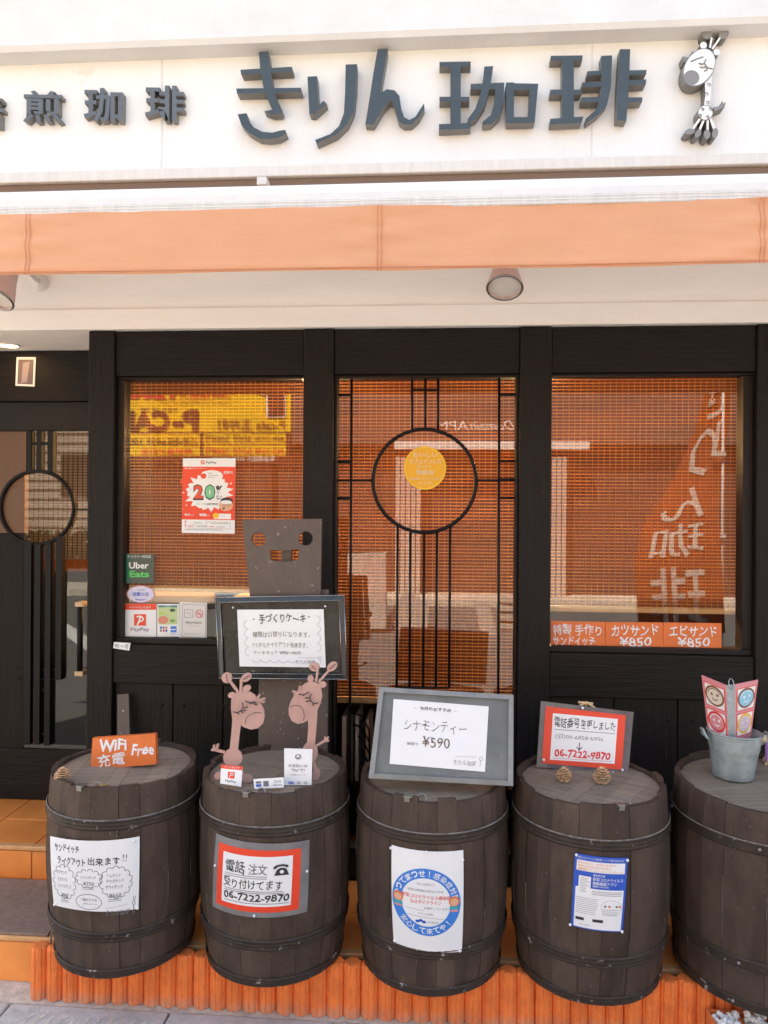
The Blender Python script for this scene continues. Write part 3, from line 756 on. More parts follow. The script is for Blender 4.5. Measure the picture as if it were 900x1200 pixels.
# the smaller raised characters at the left
c = at(120, 125, YL)
small = thing('small_sign_lettering', (c.x, YS, c.z), 'row of small raised grey characters left of the big fascia lettering', 'sign lettering')
for ch, x0, y0, x1, y1 in (('自',-200,108,-148,160), ('家',-126,107,-74,158), ('焙',-47,107,3,148), ('煎',26,103,72,142), ('珈',97,100,143,142), ('琲',169,97,215,140)):
    vs, fs = text_geo(ch, .018, .5, 2)
    p0, p1 = at(x0, y1, YL+.01), at(x1, y0, YL+.01)
    mb = MB(); t = .036
    V = [(p0.x+(p1.x-p0.x)*v.x, YS-.002-t*(v.z+.5), p0.z+(p1.z-p0.z)*v.y + (at(x1,y1,YL).z-p0.z)*v.x*.9) for v in vs]
    fr_ = [f for f in fs if all(vs[i].z > .49 for i in f)]; sd_ = [f for f in fs if not all(vs[i].z > .49 for i in f)]
    mb.add(V, fr_, SMALLF); mb.add(V, sd_, LETSIDE); mb.build('letter', small)

# giraffe emblem, cut out and standing off the wall
def ellipse_pts(cx, cy, rx, ry, rot=0, n=26):
    c, s = math.cos(R(rot)), math.sin(R(rot))
    return [(cx+rx*math.cos(a)*c-ry*math.sin(a)*s, cy+rx*math.cos(a)*s+ry*math.sin(a)*c) for a in [2*math.pi*k/n for k in range(n)]]
def cap_pts(x0, y0, x1, y1, w):
    dx, dy = x1-x0, y1-y0; l = math.hypot(dx, dy); nx, ny = -dy/l*w/2, dx/l*w/2
    return [(x0+nx, y0+ny), (x1+nx, y1+ny), (x1-nx, y1-ny), (x0-nx, y0-ny)]
class Cut:                              # flat shapes cut from board, stacked in hair-thin steps
    def __init__(s, ox, oy, sc, Y, Yt=None, ztop=None): s.ox, s.oy, s.sc, s.Y = ox, oy, sc, Y; s.mb = MB(); s.k = 0
    def p(s, a, b, y): return at(s.ox+a/s.sc, s.oy+b/s.sc, y)
    def shape(s, pts, th, m, mside=None, lift=0):
        s.k += 1; y = s.Y-.0005*s.k-lift
        area = sum(pts[i][0]*pts[(i+1) % len(pts)][1]-pts[(i+1) % len(pts)][0]*pts[i][1] for i in range(len(pts)))
        if area > 0: pts = pts[::-1]
        s.mb.prism([s.p(a, b, y) for a, b in pts], Vector((0, th+.0003*s.k, 0)), m, mside)
    def line(s, pts, r, m, lift=.001):
        s.mb.tube([s.p(a, b, s.Y-.0005*s.k-lift) for a, b in pts], r, m, 5)
em = Cut(780, 20, 7.5, YL)
sd_ = EMBG; th = .054
for e_ in ((365,150,46,42,25), (512,148,46,40,-35)):
    em.shape(ellipse_pts(*e_), th, EMBG, BROWNINK and LETSIDE)
em.shape(cap_pts(405,180,390,270,16), th, EMBW, LETSIDE); em.shape(cap_pts(480,180,410,280,16), th, EMBW, LETSIDE)
em.shape(ellipse_pts(333,248,30,30), th, EMBW, LETSIDE); em.shape(ellipse_pts(450,308,28,28), th, EMBW, LETSIDE)
em.shape([(150,345),(200,355),(235,300),(245,310),(215,380),(160,395)], th, EMBG, LETSIDE)
em.shape([(345,570),(405,520),(400,640),(385,790),(335,790),(350,690)], th, EMBW, LETSIDE)
em.shape([(420,795),(480,780),(500,735),(507,760),(530,745),(520,790),(425,830)], th, EMBG, LETSIDE)
for a, b, c_, d in ((305,890,235,990), (340,895,295,1000), (370,890,370,1000), (390,880,430,990)): em.shape(cap_pts(a,b,c_,d,20), th, EMBW, LETSIDE)
for e_ in ((215,1005,46,24,-12), (285,1022,24,40,30), (365,1030,30,42,0), (435,1020,26,46,10)): em.shape(ellipse_pts(*e_), th, EMBG, LETSIDE)
em.shape(ellipse_pts(350,840,68,68), th, EMBG, LETSIDE); em.shape(ellipse_pts(350,840,61,61), .01, EMBW)
em.shape(ellipse_pts(295,442,182,128,-58, 36), th, EMBG, LETSIDE); em.shape(ellipse_pts(297,440,172,119,-58, 36), .01, EMBW)
em.shape(ellipse_pts(228,532,70,66), .012, EMBG)
rl = .0028
for L_ in ([(235,385),(270,370),(330,350)], [(220,390),(245,385)], [(355,370),(340,405),(365,445),(415,455)], [(290,405),(320,415),(340,405)], [(300,440),(325,445),(352,440)], [(340,475),(360,468),(368,448)]): em.line(L_, rl, EMBG)
for (a, b) in ((382,595),(362,675),(370,750),(325,810),(395,810),(305,865),(370,880)):
    em.line([(a-12*math.cos(k), b-12*math.sin(k)) for k in [i*.7 for i in range(8)]], .002, EMBG)
tag(em.mb.build('giraffe_emblem'), 'white and grey cut-out giraffe emblem at the right end of the fascia', 'emblem')

# ================================================================== BARRELS
YBAR, HB = -.564, .678
RT_, RM_, RB_ = .2594, .2779, .2446
TILT = .0336
ZB = .115
def brad(t): # radius by height fraction, through bottom, belly and top
    a = (t-.54); return (RM_ - (RM_-RB_)*(a/.54)**2) if a < 0 else (RM_ - (RM_-RT_)*(a/.46)**2)
def make_barrel(label, flat_hoops=False, seed=1, ns=19, dims=None):
    global RT_, RM_, RB_
    keep = (RT_, RM_, RB_)
    if dims: RT_, RM_, RB_ = dims
    r = random.Random(seed)
    t = thing('wooden_barrel', (0,0,0), label, 'barrel', 'brown barrels along the shop front')
    mb = MB(); ws = [r.uniform(.75, 1.3) for _ in range(ns)]; tot = sum(ws); a = 0
    nv = 14
    for k in range(ns):
        a0, a1 = a, a+ws[k]/tot*2*math.pi; a = a1
        g = .0019; a0 += g; a1 -= g
        dz = r.choice((r.uniform(-.004,.002), r.uniform(-.013,.005))); dr = r.uniform(-.0018, .0018)
        na = 2; vs = []; fs = []
        for j in range(nv+1):
            tt = j/nv
            z = tt*HB + (dz if j == nv else 0)
            for i in range(na+1):
                f = i/na; an = a0+(a1-a0)*f
                edge = -.0010 if i in (0, na) else 0
                rr_ = brad(tt)+dr+edge; vs.append((rr_*math.cos(an), rr_*math.sin(an), z))
        for j in range(nv):
            for i in range(na): fs.append((j*(na+1)+i, j*(na+1)+i+1, (j+1)*(na+1)+i+1, (j+1)*(na+1)+i))
        o = len(vs); top = nv*(na+1)
        for i in range(na+1):
            an = a0+(a1-a0)*i/na; ri = RT_-.019
            vs += [(ri*math.cos(an), ri*math.sin(an), HB+dz-.001), ((ri+.001)*math.cos(an), (ri+.001)*math.sin(an), HB-.045)]
        for i in range(na):
            fs.append((top+i, top+i+1, o+2*i+2, o+2*i)); fs.append((o+2*i, o+2*i+2, o+2*i+3, o+2*i+1))
        fs.append((top, o, o+1, top-(na+1))); fs.append((top+na, top-1, o+2*na+1, o+2*na))
        mb.add(vs, fs, STAVE)
        if r.random() < .8:                       # worn pale arris along a seam
            zz0 = r.uniform(.1,.5)*HB; zz1 = zz0+r.uniform(.08,.4)*HB; zz1 = min(zz1, HB*.95)
            mb.tube([((brad(z/HB)+dr)*math.cos(a0), (brad(z/HB)+dr)*math.sin(a0), z) for z in [zz0+(zz1-zz0)*q/6 for q in range(7)]], .0009, SCUFF, 4)
    mb.lathe([(brad(j/nv)-.006, j/nv*HB+.001) for j in range(nv+1)][:-1], DARK, 40)
    mb.lathe([(.0002, .0005), (RB_-.004, .0005)], DARK, 40)
    mb.build('staves', t, False)
    mb = MB(); rh = RT_-.0195; zh = HB-.022; n = 7
    xs = [-rh+2*rh*i/n + (r.uniform(-.012,.012) if 0 < i < n else 0) for i in range(n+1)]
    for a_, b_ in zip(xs[:-1], xs[1:]):
        a_ += .0006; b_ -= .0006
        up = [(a_+(b_-a_)*k/8, math.sqrt(max(0, rh*rh-(a_+(b_-a_)*k/8)**2))) for k in range(9)]
        pts = up + [(x, -y) for x, y in up[::-1]]
        hz = zh+r.uniform(-.001,.0006)
        q = []
        for pnt in pts:
            if not q or (Vector(pnt)-Vector(q[-1])).length > 1e-4: q.append(pnt)
        if (Vector(q[0])-Vector(q[-1])).length < 1e-4: q.pop()
        mb.prism([(x, y, hz) for x, y in q[::-1]], Vector((0,0,-.014)), HEADW)
    h = mb.build('head', t, False)
    h.rotation_euler.z = R(8)
    for (tc, hw, th) in ((.815,.019,.0026), (.235,.020,.0042), (.028,.016,.003)):
        mb = MB(); N = 12; pr = []
        z0, z1 = tc*HB-hw, tc*HB+hw
        for k in range(N+1):
            f = k/N; z = max(.001, z0+(z1-z0)*f); rr_ = brad(z/HB)+.0025
            ridge = th*(.35+.65*abs(math.sin(f*math.pi*3))) if not flat_hoops else th*.6
            pr.append((rr_+(ridge if 0 < k < N else -.001), z))
        mb.lathe(pr, HOOP, 72)
        if tc < .5: mb.lathe([(pr[k][0]+.0006, pr[k][1]-.0004*(k == 0)) for k in (0, 1)], SCUFF, 72)
        else: mb.lathe([(pr[k][0]+.0005, pr[k][1]) for k in (N-1, N)], SCUFF, 72)
        hp = mb.build('hoop', t, False)
        if flat_hoops:
            for k in range(5):
                an = 2*math.pi*k/5-2.25+tc*.3; z = tc*HB; rr_ = brad(z/HB)+.004
                mb = MB(); mb.ball((rr_*math.cos(an), rr_*math.sin(an), z), .0065, WIRE, 8, 5); mb.build('rivet', hp, False)
    mb = MB()                                                   # hasp with a ring at the front rim
    mb.bbox(-.015, .015, -RT_-.004, -RT_+.022, HB+.001, HB+.004, WIRE, .001); mb.bbox(-.010, .010, -RT_-.006, -RT_-.003, HB-.014, HB+.003, WIRE, .001)
    mb.tube([(.035+.017*math.cos(q), -RT_+.042+.010*math.sin(q), HB-.012+.012*math.sin(q)) for q in [2*math.pi*k/16 for k in range(16)]], .0022, WIRE, 6, closed=True)
    mb.build('latch', t, False)
    t.rotation_euler = (TILT, 0, 0)
    RT_, RM_, RB_ = keep
    return t
BL = ['brown barrel with the orange notice block on its head, leftmost of the row',
      'brown barrel carrying the two giraffe cut-outs', 'brown barrel under the leaning grey menu board',
      'brown barrel with the blue and white sheet pinned on it', 'brown barrel with flat riveted hoops carrying the zinc bucket']
proto = make_barrel(BL[0], seed=3)
wide = make_barrel(BL[4], True, seed=5, ns=15, dims=(.306,.316,.298))
bx = (-1.180, -.6066, -.0254, .5397, 1.165)
brz = (.1, 1.35, 2.9, 4.4, 0)
barrels = []
for i in range(5):
    if i == 0: o = proto
    elif i == 4: o = wide
    else: o = copy_tree(proto); o['label'] = BL[i]
    o.location = (bx[i], YBAR+(.03 if i == 4 else 0), ZB)
    o.rotation_euler = (TILT, 0, 0)
    for ch in [q for q in bpy.data.objects if q.parent == o]:
        if ch.name.startswith(('staves', 'hoop')): ch.rotation_euler.z = brz[i]
        if ch.name.startswith('head'): ch.rotation_euler.z = R((8, -16, 20, -34, 12)[i])
        if ch.name.startswith('latch'): ch.rotation_euler.z = R((-12, -10, -18, 12, 3)[i])
    barrels.append(o)
def head_hit(px, py, i, dz=-.0215):            # pixel -> point on the head of barrel i
    W = wmat(barrels[i]); n = (W.to_3x3() @ Vector((0,0,1))); p = W @ Vector((0,0,HB+dz))
    d = ray(px, py); return CAM + d*((p-CAM).dot(n)/d.dot(n))
def side_hit(px, py, i):                       # pixel -> (angle, height) on the bulging side
    Wi = wmat(barrels[i]).inverted(); o = Wi @ CAM; d = (Wi.to_3x3() @ ray(px, py)).normalized()
    t = 1.6
    for k in range(4000):
        p = o + d*t
        if 0 <= p.z <= HB and math.hypot(p.x, p.y) <= brad(p.z/HB)+.001: break
        t += .0004
    return (math.atan2(p.y, p.x), p.z)
def side_sheet(i, pts, lift=0):                        # four pixels -> sheet wrapped round the side
    c = [side_hit(x, y, i) for x, y in pts]; W = wmat(barrels[i])
    def fn(u, v, off):
        a = (c[0][0]*(1-u)+c[1][0]*u)*(1-v)+(c[3][0]*(1-u)+c[2][0]*u)*v
        z = (c[0][1]*(1-u)+c[1][1]*u)*(1-v)+(c[3][1]*(1-u)+c[2][1]*u)*v
        r = brad(z/HB)+.0052+off+lift*(1-u)**3; return W @ Vector((r*math.cos(a), r*math.sin(a), z))
    return Sheet(fn, (fn(1,.5,0)-fn(0,.5,0)).length/(fn(.5,1,0)-fn(.5,0,0)).length)
def pin(sh, u, v): sh.pins = getattr(sh, 'pins', []) + [sh.fn(u, v, .004)]
def finish(sh, name, label, cat, group=None):
    o = tag(sh.mb.build(name), label, cat, group)
    for p in getattr(sh, 'pins', []):
        mb = MB(); mb.ball(p, .0048, PIN, 8, 6); mb.build('pin', o)
    return o

# terracotta-coloured log edging in front of the barrels
def log_block():
    mb = MB(); pitch = .0615; hs = [.190,.193,.189,.192,.191]
    for k in range(5):
        cx_ = (k-2)*pitch; vs = []; n = 64
        def ringp(rad, z):
            out = []
            for q in range(n):
                an = 2*math.pi*q/n; rr_ = rad*(1-.15*max(0, math.cos(an*8+.39))**3)
                out.append((cx_+rr_*math.cos(an), rr_*1.05*math.sin(an), z))
            return out
        h = hs[k]; vs = ringp(.0326, 0)+ringp(.0326, h-.008)+ringp(.0285, h-.001)+ringp(.022, h+.001)
        fs = [(j*n+q, j*n+(q+1) % n, (j+1)*n+(q+1) % n, (j+1)*n+q) for j in range(3) for q in range(n)]+[[3*n+q for q in range(n)]]
        mb.add(vs, fs, LOGC)
    return mb
YLOG = -.622
lx = X(33, YLOG-.03, 1150)+.031+.123
GE = 'log edging blocks along the ledge'
for k in range(9):
    if k == 0:
        o = log_block().build('log_edging'); tag(o, 'orange log-shaped concrete edging block standing under the barrels', 'edging', GE); e0 = o
    else:
        o = e0.copy(); COL.objects.link(o)
    o.location = (lx+k*.3105, YLOG+rnd.uniform(-.004,.004), GZ+.0015); o.rotation_euler.z = rnd.uniform(-.012,.012)

c = at(60, 1108, YLOG); mb = MB()
mb.tube([(c.x, YLOG, GZ+.19), (c.x, YLOG-.002, GZ+.235), (c.x+.008, YLOG-.004, GZ+.25), (c.x+.022, YLOG-.002, GZ+.252), (c.x+.03, YLOG, GZ+.243)], .003, WIRE, 6)
tag(mb.build('wire_hook'), 'bent grey wire hook sticking up from the leftmost edging block', 'hook')

# ================================================================== SHEETS PINNED ON THE BARRELS
def B1(sh):
    sh.hand = True
    sh.rect(0,0,1,1,WHITEP,.001,14,6)
    f = lambda x, y: ((x-58)/785, (y-40-(x-58)*.03)/600)
    def tx(t, x0, y0, x1, y1, m=INK, wgt=.02, **k):
        a, b = f(x0,y0), f(x1,y1); sh.text(t, a[0], a[1], b[0], b[1], m, wgt, **k)
    tx('サンドイッチ',105,88,335,160, wgt=.018, jit=.05); tx('テイクアウト',130,195,385,270, wgt=.018, jit=.04); tx('出来ます',410,190,680,265, wgt=.022, jit=.04); tx('!!',700,185,735,245, GREYINK, 0, shear=.15)
    for (x,y,rx,ry,n) in ((185,415,85,125,13),(412,370,98,60,11),(645,410,115,112,14)):
        u, v = f(x,y); sh.scallop(u, v, rx/785, ry/600, n, GREYINK, .0085)
    u, v = f(402,570); sh.ring(u, v, 118/785, 68/600, .0085, GREYINK)
    for t,x0,y0,x1,y1 in (('カツサンド',120,315,215,350),('エビサンド',125,375,215,412),('ミックスサンド',120,432,250,470),('¥850',150,510,215,555),('ミックスサンド',340,345,475,375),('¥750',362,395,458,430),('ハムサンド',570,335,685,365),('タマゴサンド',562,380,715,412),('ヤサイサンド',555,430,705,465),('¥650',585,500,690,538),('一個からでも',322,535,480,565),('御注文下さい',330,580,490,612)):
        tx(t,x0,y0,x1,y1,GREYINK,.008)
    for x0,x1,y in ((355,455,445),(578,690,552),(140,215,575)): sh.line([f(x0,y),f(x1,y)], .007, GREYINK); sh.line([f(x0,y+14),f(x1,y+14)], .007, GREYINK)
    sh.line([f(550,628),f(745,605)], .005, PALEINK); tx('きりん珈琲',540,640,750,695,GREYINK,.005,shear=.1)
    gx, gy = f(800,620); sh.ring(gx, gy-.03, .018, .035, .008, GREYINK); sh.line([(gx,gy),(gx-.004,gy+.09)], .01, GREYINK); sh.ring(gx-.004, gy+.11, .018, .022, .008, GREYINK); sh.line([(gx,gy-.07),(gx-.006,gy-.12)], .007, GREYINK); sh.line([(gx+.01,gy-.07),(gx+.018,gy-.12)], .007, GREYINK)
    pin(sh, .02, .98); pin(sh, .985, .985); pin(sh, .94, .05)
s = side_sheet(0, [(68,976),(163.3,979.3),(162,1064),(72,1056)], .024); B1(s)
finish(s, 'takeout_notice', 'white handwritten sandwich takeout notice pinned round the leftmost barrel', 'notice')

s = side_sheet(1, [(254.7,975.6),(362,983.2),(359.2,1067.5),(250.6,1061)])
s.rect(0,0,1,1,FILMG,.0006,14,6)
def sub(sh, q):    # a sheet inside a sheet, q: u/v of TL,TR,BR,BL
    def fn(u, v, off):
        U = (q[0][0]*(1-u)+q[1][0]*u)*(1-v)+(q[3][0]*(1-u)+q[2][0]*u)*v
        V_ = (q[0][1]*(1-u)+q[1][1]*u)*(1-v)+(q[3][1]*(1-u)+q[2][1]*u)*v
        return sh.fn(U, V_, off)
    return Sheet(fn, sh.asp*abs(q[1][0]-q[0][0])/abs(q[3][1]-q[0][1]), sh.mb)
red = sub(s, [(.055,.095),(.912,.09),(.91,.93),(.06,.925)]); red.rect(0,0,1,1,REDP,.0012,12,6)
wh = sub(red, [(.08,.11),(.905,.095),(.905,.90),(.085,.91)]); wh.rect(0,0,1,1,WHITEP,.0018,12,6); wh.hand = True
wh.text('電話',.055,.12,.35,.37,INK,.022,off=.0024); wh.text('注文',.40,.15,.66,.37,GREYINK,.012,off=.0024)
wh.poly([(.77,.235),(.74,.235),(.74,.20),(.78,.16),(.87,.145),(.94,.175),(.94,.215),(.905,.215),(.90,.195),(.86,.185),(.80,.195)], INK, .0042)
wh.poly([(.79,.25),(.83,.22),(.88,.22),(.92,.25),(.955,.37),(.755,.37)], INK, .0042); wh.ell(.855,.295,.028,.035,WHITEP,.0048)
wh.text('受り付けてます',.03,.47,.875,.67,INK,.018,off=.0024); wh.text('06-7222-9870',.04,.75,.975,.905,INK,.02,off=.0024)
for y, x1 in ((.40,.66),(.44,.66),(.70,.88),(.735,.90),(.945,.97)): wh.line([(.05,y),(x1,y-.005)], .012, GREYINK, .0024)
pin(s,.03,.42); pin(s,.975,.42); pin(s,.49,.97)
finish(s, 'phone_order_notice', 'laminated red bordered phone order notice pinned to the giraffes barrel', 'notice')

s = side_sheet(2, [(459.9,989.3),(542.2,995.2),(540.4,1114),(462.3,1103)])
s.rect(0,0,1,1,WHITEP,.001,14,8)
cu, cv, ru, rv = .485, .505, .475, .335
s.ring(cu, cv, ru, rv, .095, BLUEP, .0016, 60)
rad = rv-.049
s.arc_text('やってまっせ!感染症対策', cu, cv, rad, 90, 158, .062, WHITEP, .02)
s.arc_text('安心して来てや!', cu, cv, rad, 270, 96, .062, WHITEP, .02, inside=True)
for t,x0,y0,x1,y1,m,wg in (('No.060511',.37,.31,.60,.335,PALEINK,0),('当店は感染拡大防止のため',.24,.375,.72,.40,GREYINK,0),('新型コロナウイルス感染症',.155,.43,.82,.47,REDINK,.01),('防止ガイドライン',.28,.48,.69,.52,REDINK,.015),('を遵守しています。',.46,.545,.80,.57,GREYINK,0),('きりん珈琲',.38,.605,.58,.63,PALEINK,0),('大阪府',.50,.685,.66,.71,PALEINK,0)):
    s.text(t,x0,y0,x1,y1,m,wg,off=.0018)
s.line([(.2,.58),(.45,.585)],.004,PALEINK); s.line([(.22,.645),(.72,.66)],.004,PALEINK)
for a_ in (.36,.405,.45): s.ell(a_+.01,.70+(.0 if a_ != .405 else -.012),.028,.014,DKBLUEP,.0018+.0001*a_)
for sx in (.10,.87):            # two little waving figures on the ring
    s.ell(sx,.485,.075,.05,ORANGEP,.0024); s.ell(sx,.49,.055,.036,SKINP,.0028); s.rect(sx-.065,.53,sx+.065,.565,mat('teal_print',(.03,.35,.42),.5),.0026,4,1); s.rect(sx-.05,.565,sx+.05,.585,PINKP,.0027,4,1)
pin(s,-.005,.03); pin(s,.985,.09); pin(s,.02,.975); pin(s,.96,.985); pin(s,.5,.005)
finish(s, 'hygiene_poster', 'white poster with a blue lettered ring pinned on the middle barrel', 'poster')

s = side_sheet(3, [(674.2,998.5),(734.6,1004.2),(728.5,1091),(669.4,1083.5)])
s.rect(0,0,1,1,DKBLUEP,.001,12,8)
s.rect(.045,.075,.955,.215,WHITEP,.0015,8,2); s.rect(.05,.435,.955,.985,WHITEP,.0015,8,4); s.rect(.10,.28,.325,.52,WHITEP,.0018,4,3)
s.text('新型コロナウイルス感染症について不要不急の外出を',.06,.025,.93,.055,WHITEP,0,off=.0018)
for i, t in enumerate(('自分をまもり、大切な人をまもり、','地域と社会をまもるために、','接触確認アプリをインストールしましょう。')): s.text(t,.07,.09+i*.042,(.80,.70,.93)[i],.122+i*.042,mat('orange_ink',(.78,.27,.05),.5),.01,off=.002)
s.text('厚生労働省',.36,.235,.58,.27,WHITEP,.01,off=.002); s.text('新型コロナウイルス',.36,.28,.93,.325,WHITEP,.02,off=.002); s.text('接触確認アプリ',.36,.335,.80,.38,WHITEP,.02,off=.002); s.text('(略称:COCOA)',.36,.385,.66,.415,WHITEP,.015,off=.002)
for i in range(9): s.line([(.13,.305+i*.023),(.13+rnd.uniform(.10,.17),.306+i*.023)],.007,PALEINK,.0022)
for i in range(3): s.line([(.36,.465+i*.022),(.92,.465+i*.022)],.008,PALEINK,.002)
for i in range(9): s.line([(.08,.575+i*.026),(.08+rnd.uniform(.36,.42),.575+i*.026)],.006,PALEINK,.002)
for i in range(4): s.line([(.57,.70+i*.024),(.57+rnd.uniform(.26,.33),.70+i*.024)],.006,PALEINK,.002)
s.ring(.74,.67,.2,.10,.004,PALEINK,.002)
for x0, x1 in ((.08,.24),(.40,.60)): s.rect(x0,.845,x1,.885,INK,.002,4,1)
for cxx, m_ in ((.62,GREYINK),(.70,ORANGEP),(.84,GREYINK),(.90,ORANGEP)): s.ell(cxx,.655,.022,.016,m_,.0022)
s.text('厚生労働省',.16,.93,.36,.95,PALEINK,0,off=.002)
pin(s,.03,.02); pin(s,.99,.03); pin(s,-.01,.985); pin(s,.985,.99)
finish(s, 'app_leaflet', 'blue and white printed leaflet pinned at its corners to the fourth barrel', 'leaflet')

# ================================================================== THINGS ON THE BARREL HEADS
def solve_Y(px, py, i): return head_hit(px, py, i).y
# barrel one: orange notice block
yb_ = head_hit(145, 899, 0).y
mb = MB(); sh = board(px_quad([(108.5,865),(182,860),(183,895.5),(106,902.5)], yb_+.006, yb_), .022, ORANGEP, None, mb)
sh.hand = True; sh.text('WiFi',.11,.08,.55,.46,WHITEP,.03); sh.text('充電',.10,.52,.53,.94,WHITEP,.025); sh.text('Free',.62,.30,.97,.66,WHITEP,.025,shear=.08)
tag(mb.build('wifi_block'), 'orange wooden block painted with white WiFi and charging words', 'notice block')

def pinecone(px, py, i, size, label):
    p = head_hit(px, py, i); mb = MB(); r = random.Random(int(px))
    rows = 8
    for a in range(rows):
        f = a/(rows-1); z = size*(.06+.9*f); rad = size*.52*math.sin(math.pi*(.22+.72*f))**.8
        cnt = max(5, int(13*(rad/(size*.52))))
        for k in range(cnt):
            an = 2*math.pi*(k+.5*(a % 2))/cnt+r.uniform(-.12,.12); c_, s_ = math.cos(an), math.sin(an)
            wv = size*.13; o = Vector((p.x, p.y, p.z))
            def P_(rr_, tt, zz): return o+Vector((c_*rr_-s_*tt, s_*rr_+c_*tt, zz))
            q = [P_(rad*.35,-wv*.5,z-size*.02), P_(rad*.35,wv*.5,z-size*.02), P_(rad,wv,z+size*.05), P_(rad*1.06,0,z+size*.10), P_(rad,-wv,z+size*.05)]
            mb.add(q+[v+Vector((0,0,-size*.045)) for v in q], [(0,1,2,3,4),(9,8,7,6,5),(0,5,6,1),(1,6,7,2),(2,7,8,3),(3,8,9,4),(4,9,5,0)], CONE_W)
    mb.lathe([(.0001,0),(size*.2,.0005),(size*.22,size*.5),(size*.08,size*.95),(.0001,size*.97)], RUST, 12, Matrix.Translation(p))
    o = mb.build('pinecone'); tag(o, label, 'pinecone', 'pinecones on the barrel heads')
pinecone(73, 917, 0, .052, 'brown pinecone on the rim of the leftmost barrel')
pinecone(661, 916, 3, .050, 'pale pinecone below the red notice, the smaller of its pair')
pinecone(705.5, 918, 3, .056, 'pale pinecone below the red notice, the bigger of its pair')
# dry leaf
p = head_hit(120, 921, 0, -.019); mb = MB()
pts = [(-.026,-.004,.003),(-.012,-.013,.008),(.006,-.014,.004),(.024,-.003,.01),(.01,.012,.006),(-.012,.010,.002)]
mb.prism([p+Vector(q) for q in pts], Vector((0,0,-.0015)), mat('dry_leaf',(.34,.20,.06),.7,var=.4,vscale=60)); tag(mb.build('dry_leaf'), 'curled yellow brown leaf on the leftmost barrel', 'leaf')
# wooden slat leaning on the wall behind barrel one
mb = MB(); sh = board([at(137.5,814,-.02), at(150.5,813,-.02), at(154,880,-.12)+Vector((.012,0,-.5)), at(137.5,880,-.12)+Vector((.0,0,-.5))], .012, BROWNW, None, mb)
c = sh.fn(.5,.10,.0); mb.ball(c, .004, PIN, 8, 5)
o = mb.build('wooden_stake'); tag(o, 'weathered brown stake standing upright behind the leftmost barrel', 'stake')

# barrel two: giraffe cut-outs
A = (235, 770, 5)
y1_ = head_hit(290, 917, 1).y
g1 = Cut(*A, y1_); th = .008; M_ = PINKW
g1.shape(ellipse_pts(188,590,56,54), th, M_)
g1.shape([(190,225),(215,203),(250,198),(290,205),(322,227),(352,268),(371,312),(375,350),(365,390),(335,418),(295,425),(255,412),(236,398),(228,450),(216,560),(168,560),(180,450),(186,370),(178,300),(180,250)], th, M_)
g1.shape(ellipse_pts(182,224,22,17,-10), th, M_); g1.shape(ellipse_pts(270,184,25,18,-20), th, M_)
g1.shape(cap_pts(222,210,162,130,14), th, M_); g1.shape(ellipse_pts(153,122,30,31), th, M_)
g1.shape(cap_pts(234,208,238,130,14), th, M_); g1.shape(ellipse_pts(267,120,32,23,-35), th, M_)
for q in ((330,258,344,220), (338,254,378,243), (335,250,374,266)): g1.shape(cap_pts(*q,11), th, M_)
g1.shape(cap_pts(140,560,78,545,12), th, M_)
for q in ((82,545,62,545), (85,545,76,518), (92,548,100,512)): g1.shape(cap_pts(*q,12), th, M_)
g1.shape(cap_pts(205,635,262,715,14), th, M_); g1.shape(ellipse_pts(272,714,31,23,10), th, M_)
g1.shape(cap_pts(160,635,112,690,14), th, M_); g1.shape(ellipse_pts(103,698,24,20,0), th, M_)
for L_ in ([(190,320),(212,326),(236,316),(250,295),(244,266)], [(214,325),(224,336)], [(236,316),(252,326)], [(248,298),(278,292)], [(248,312),(266,313)], [(262,258),(290,268),(318,262),(332,282)], [(285,268),(300,275)], [(305,268),(325,280)]): g1.line(L_, .0019, INK)
g1.line([(262,392),(266,360),(290,336),(325,324),(360,328)], .0011, INK); g1.line([(150,100),(158,146)], .0014, INK); g1.line([(250,132),(290,106)], .0014, INK)
tag(g1.mb.build('giraffe_cutout'), 'pink brown giraffe cut-out facing right, on the second barrel', 'giraffe cut-out', 'giraffe cut-outs')
y2_ = head_hit(370, 913, 1).y
g2 = Cut(*A, y2_)
g2.shape(ellipse_pts(640,560,46,60), th, M_)
g2.shape([(585,180),(610,155),(650,140),(690,155),(708,190),(712,230),(700,280),(685,310),(680,400),(668,525),(622,525),(632,400),(628,370),(605,385),(570,392),(535,375),(517,340),(516,300),(530,255),(555,215)], th, M_)
g2.shape(ellipse_pts(644,128,18,22), th, M_); g2.shape(ellipse_pts(714,162,22,18,-10), th, M_)
g2.shape(cap_pts(676,146,686,78,13), th, M_); g2.shape(ellipse_pts(666,58,31,26,10), th, M_)
g2.shape(cap_pts(690,148,756,75,13), th, M_); g2.shape(ellipse_pts(771,56,34,24,-38), th, M_)
for q in ((580,215,535,200), (575,210,545,222), (572,205,584,172)): g2.shape(cap_pts(*q,10), th, M_)
g2.shape(cap_pts(676,522,735,488,12), th, M_)
for q in ((730,490,728,468), (732,490,748,470), (734,492,752,492)): g2.shape(cap_pts(*q,11), th, M_)
g2.shape(cap_pts(660,610,676,670,14), th, M_); g2.shape(ellipse_pts(677,692,22,38,8), th, M_)
for L_ in ([(690,268),(665,274),(648,262),(640,240),(648,215)], [(640,240),(612,240)], [(646,256),(618,262)], [(664,274),(655,284)], [(636,205),(605,222),(575,218)], [(610,220),(600,228)]): g2.line(L_, .0019, INK)
g2.line([(525,295),(545,283),(575,285),(600,305),(608,340),(604,372)], .0011, INK); g2.line([(655,52),(672,72)], .0014, INK); g2.line([(752,72),(790,42)], .0014, INK)
tag(g2.mb.build('giraffe_cutout'), 'pink brown giraffe cut-out facing left, on the second barrel', 'giraffe cut-out', 'giraffe cut-outs')
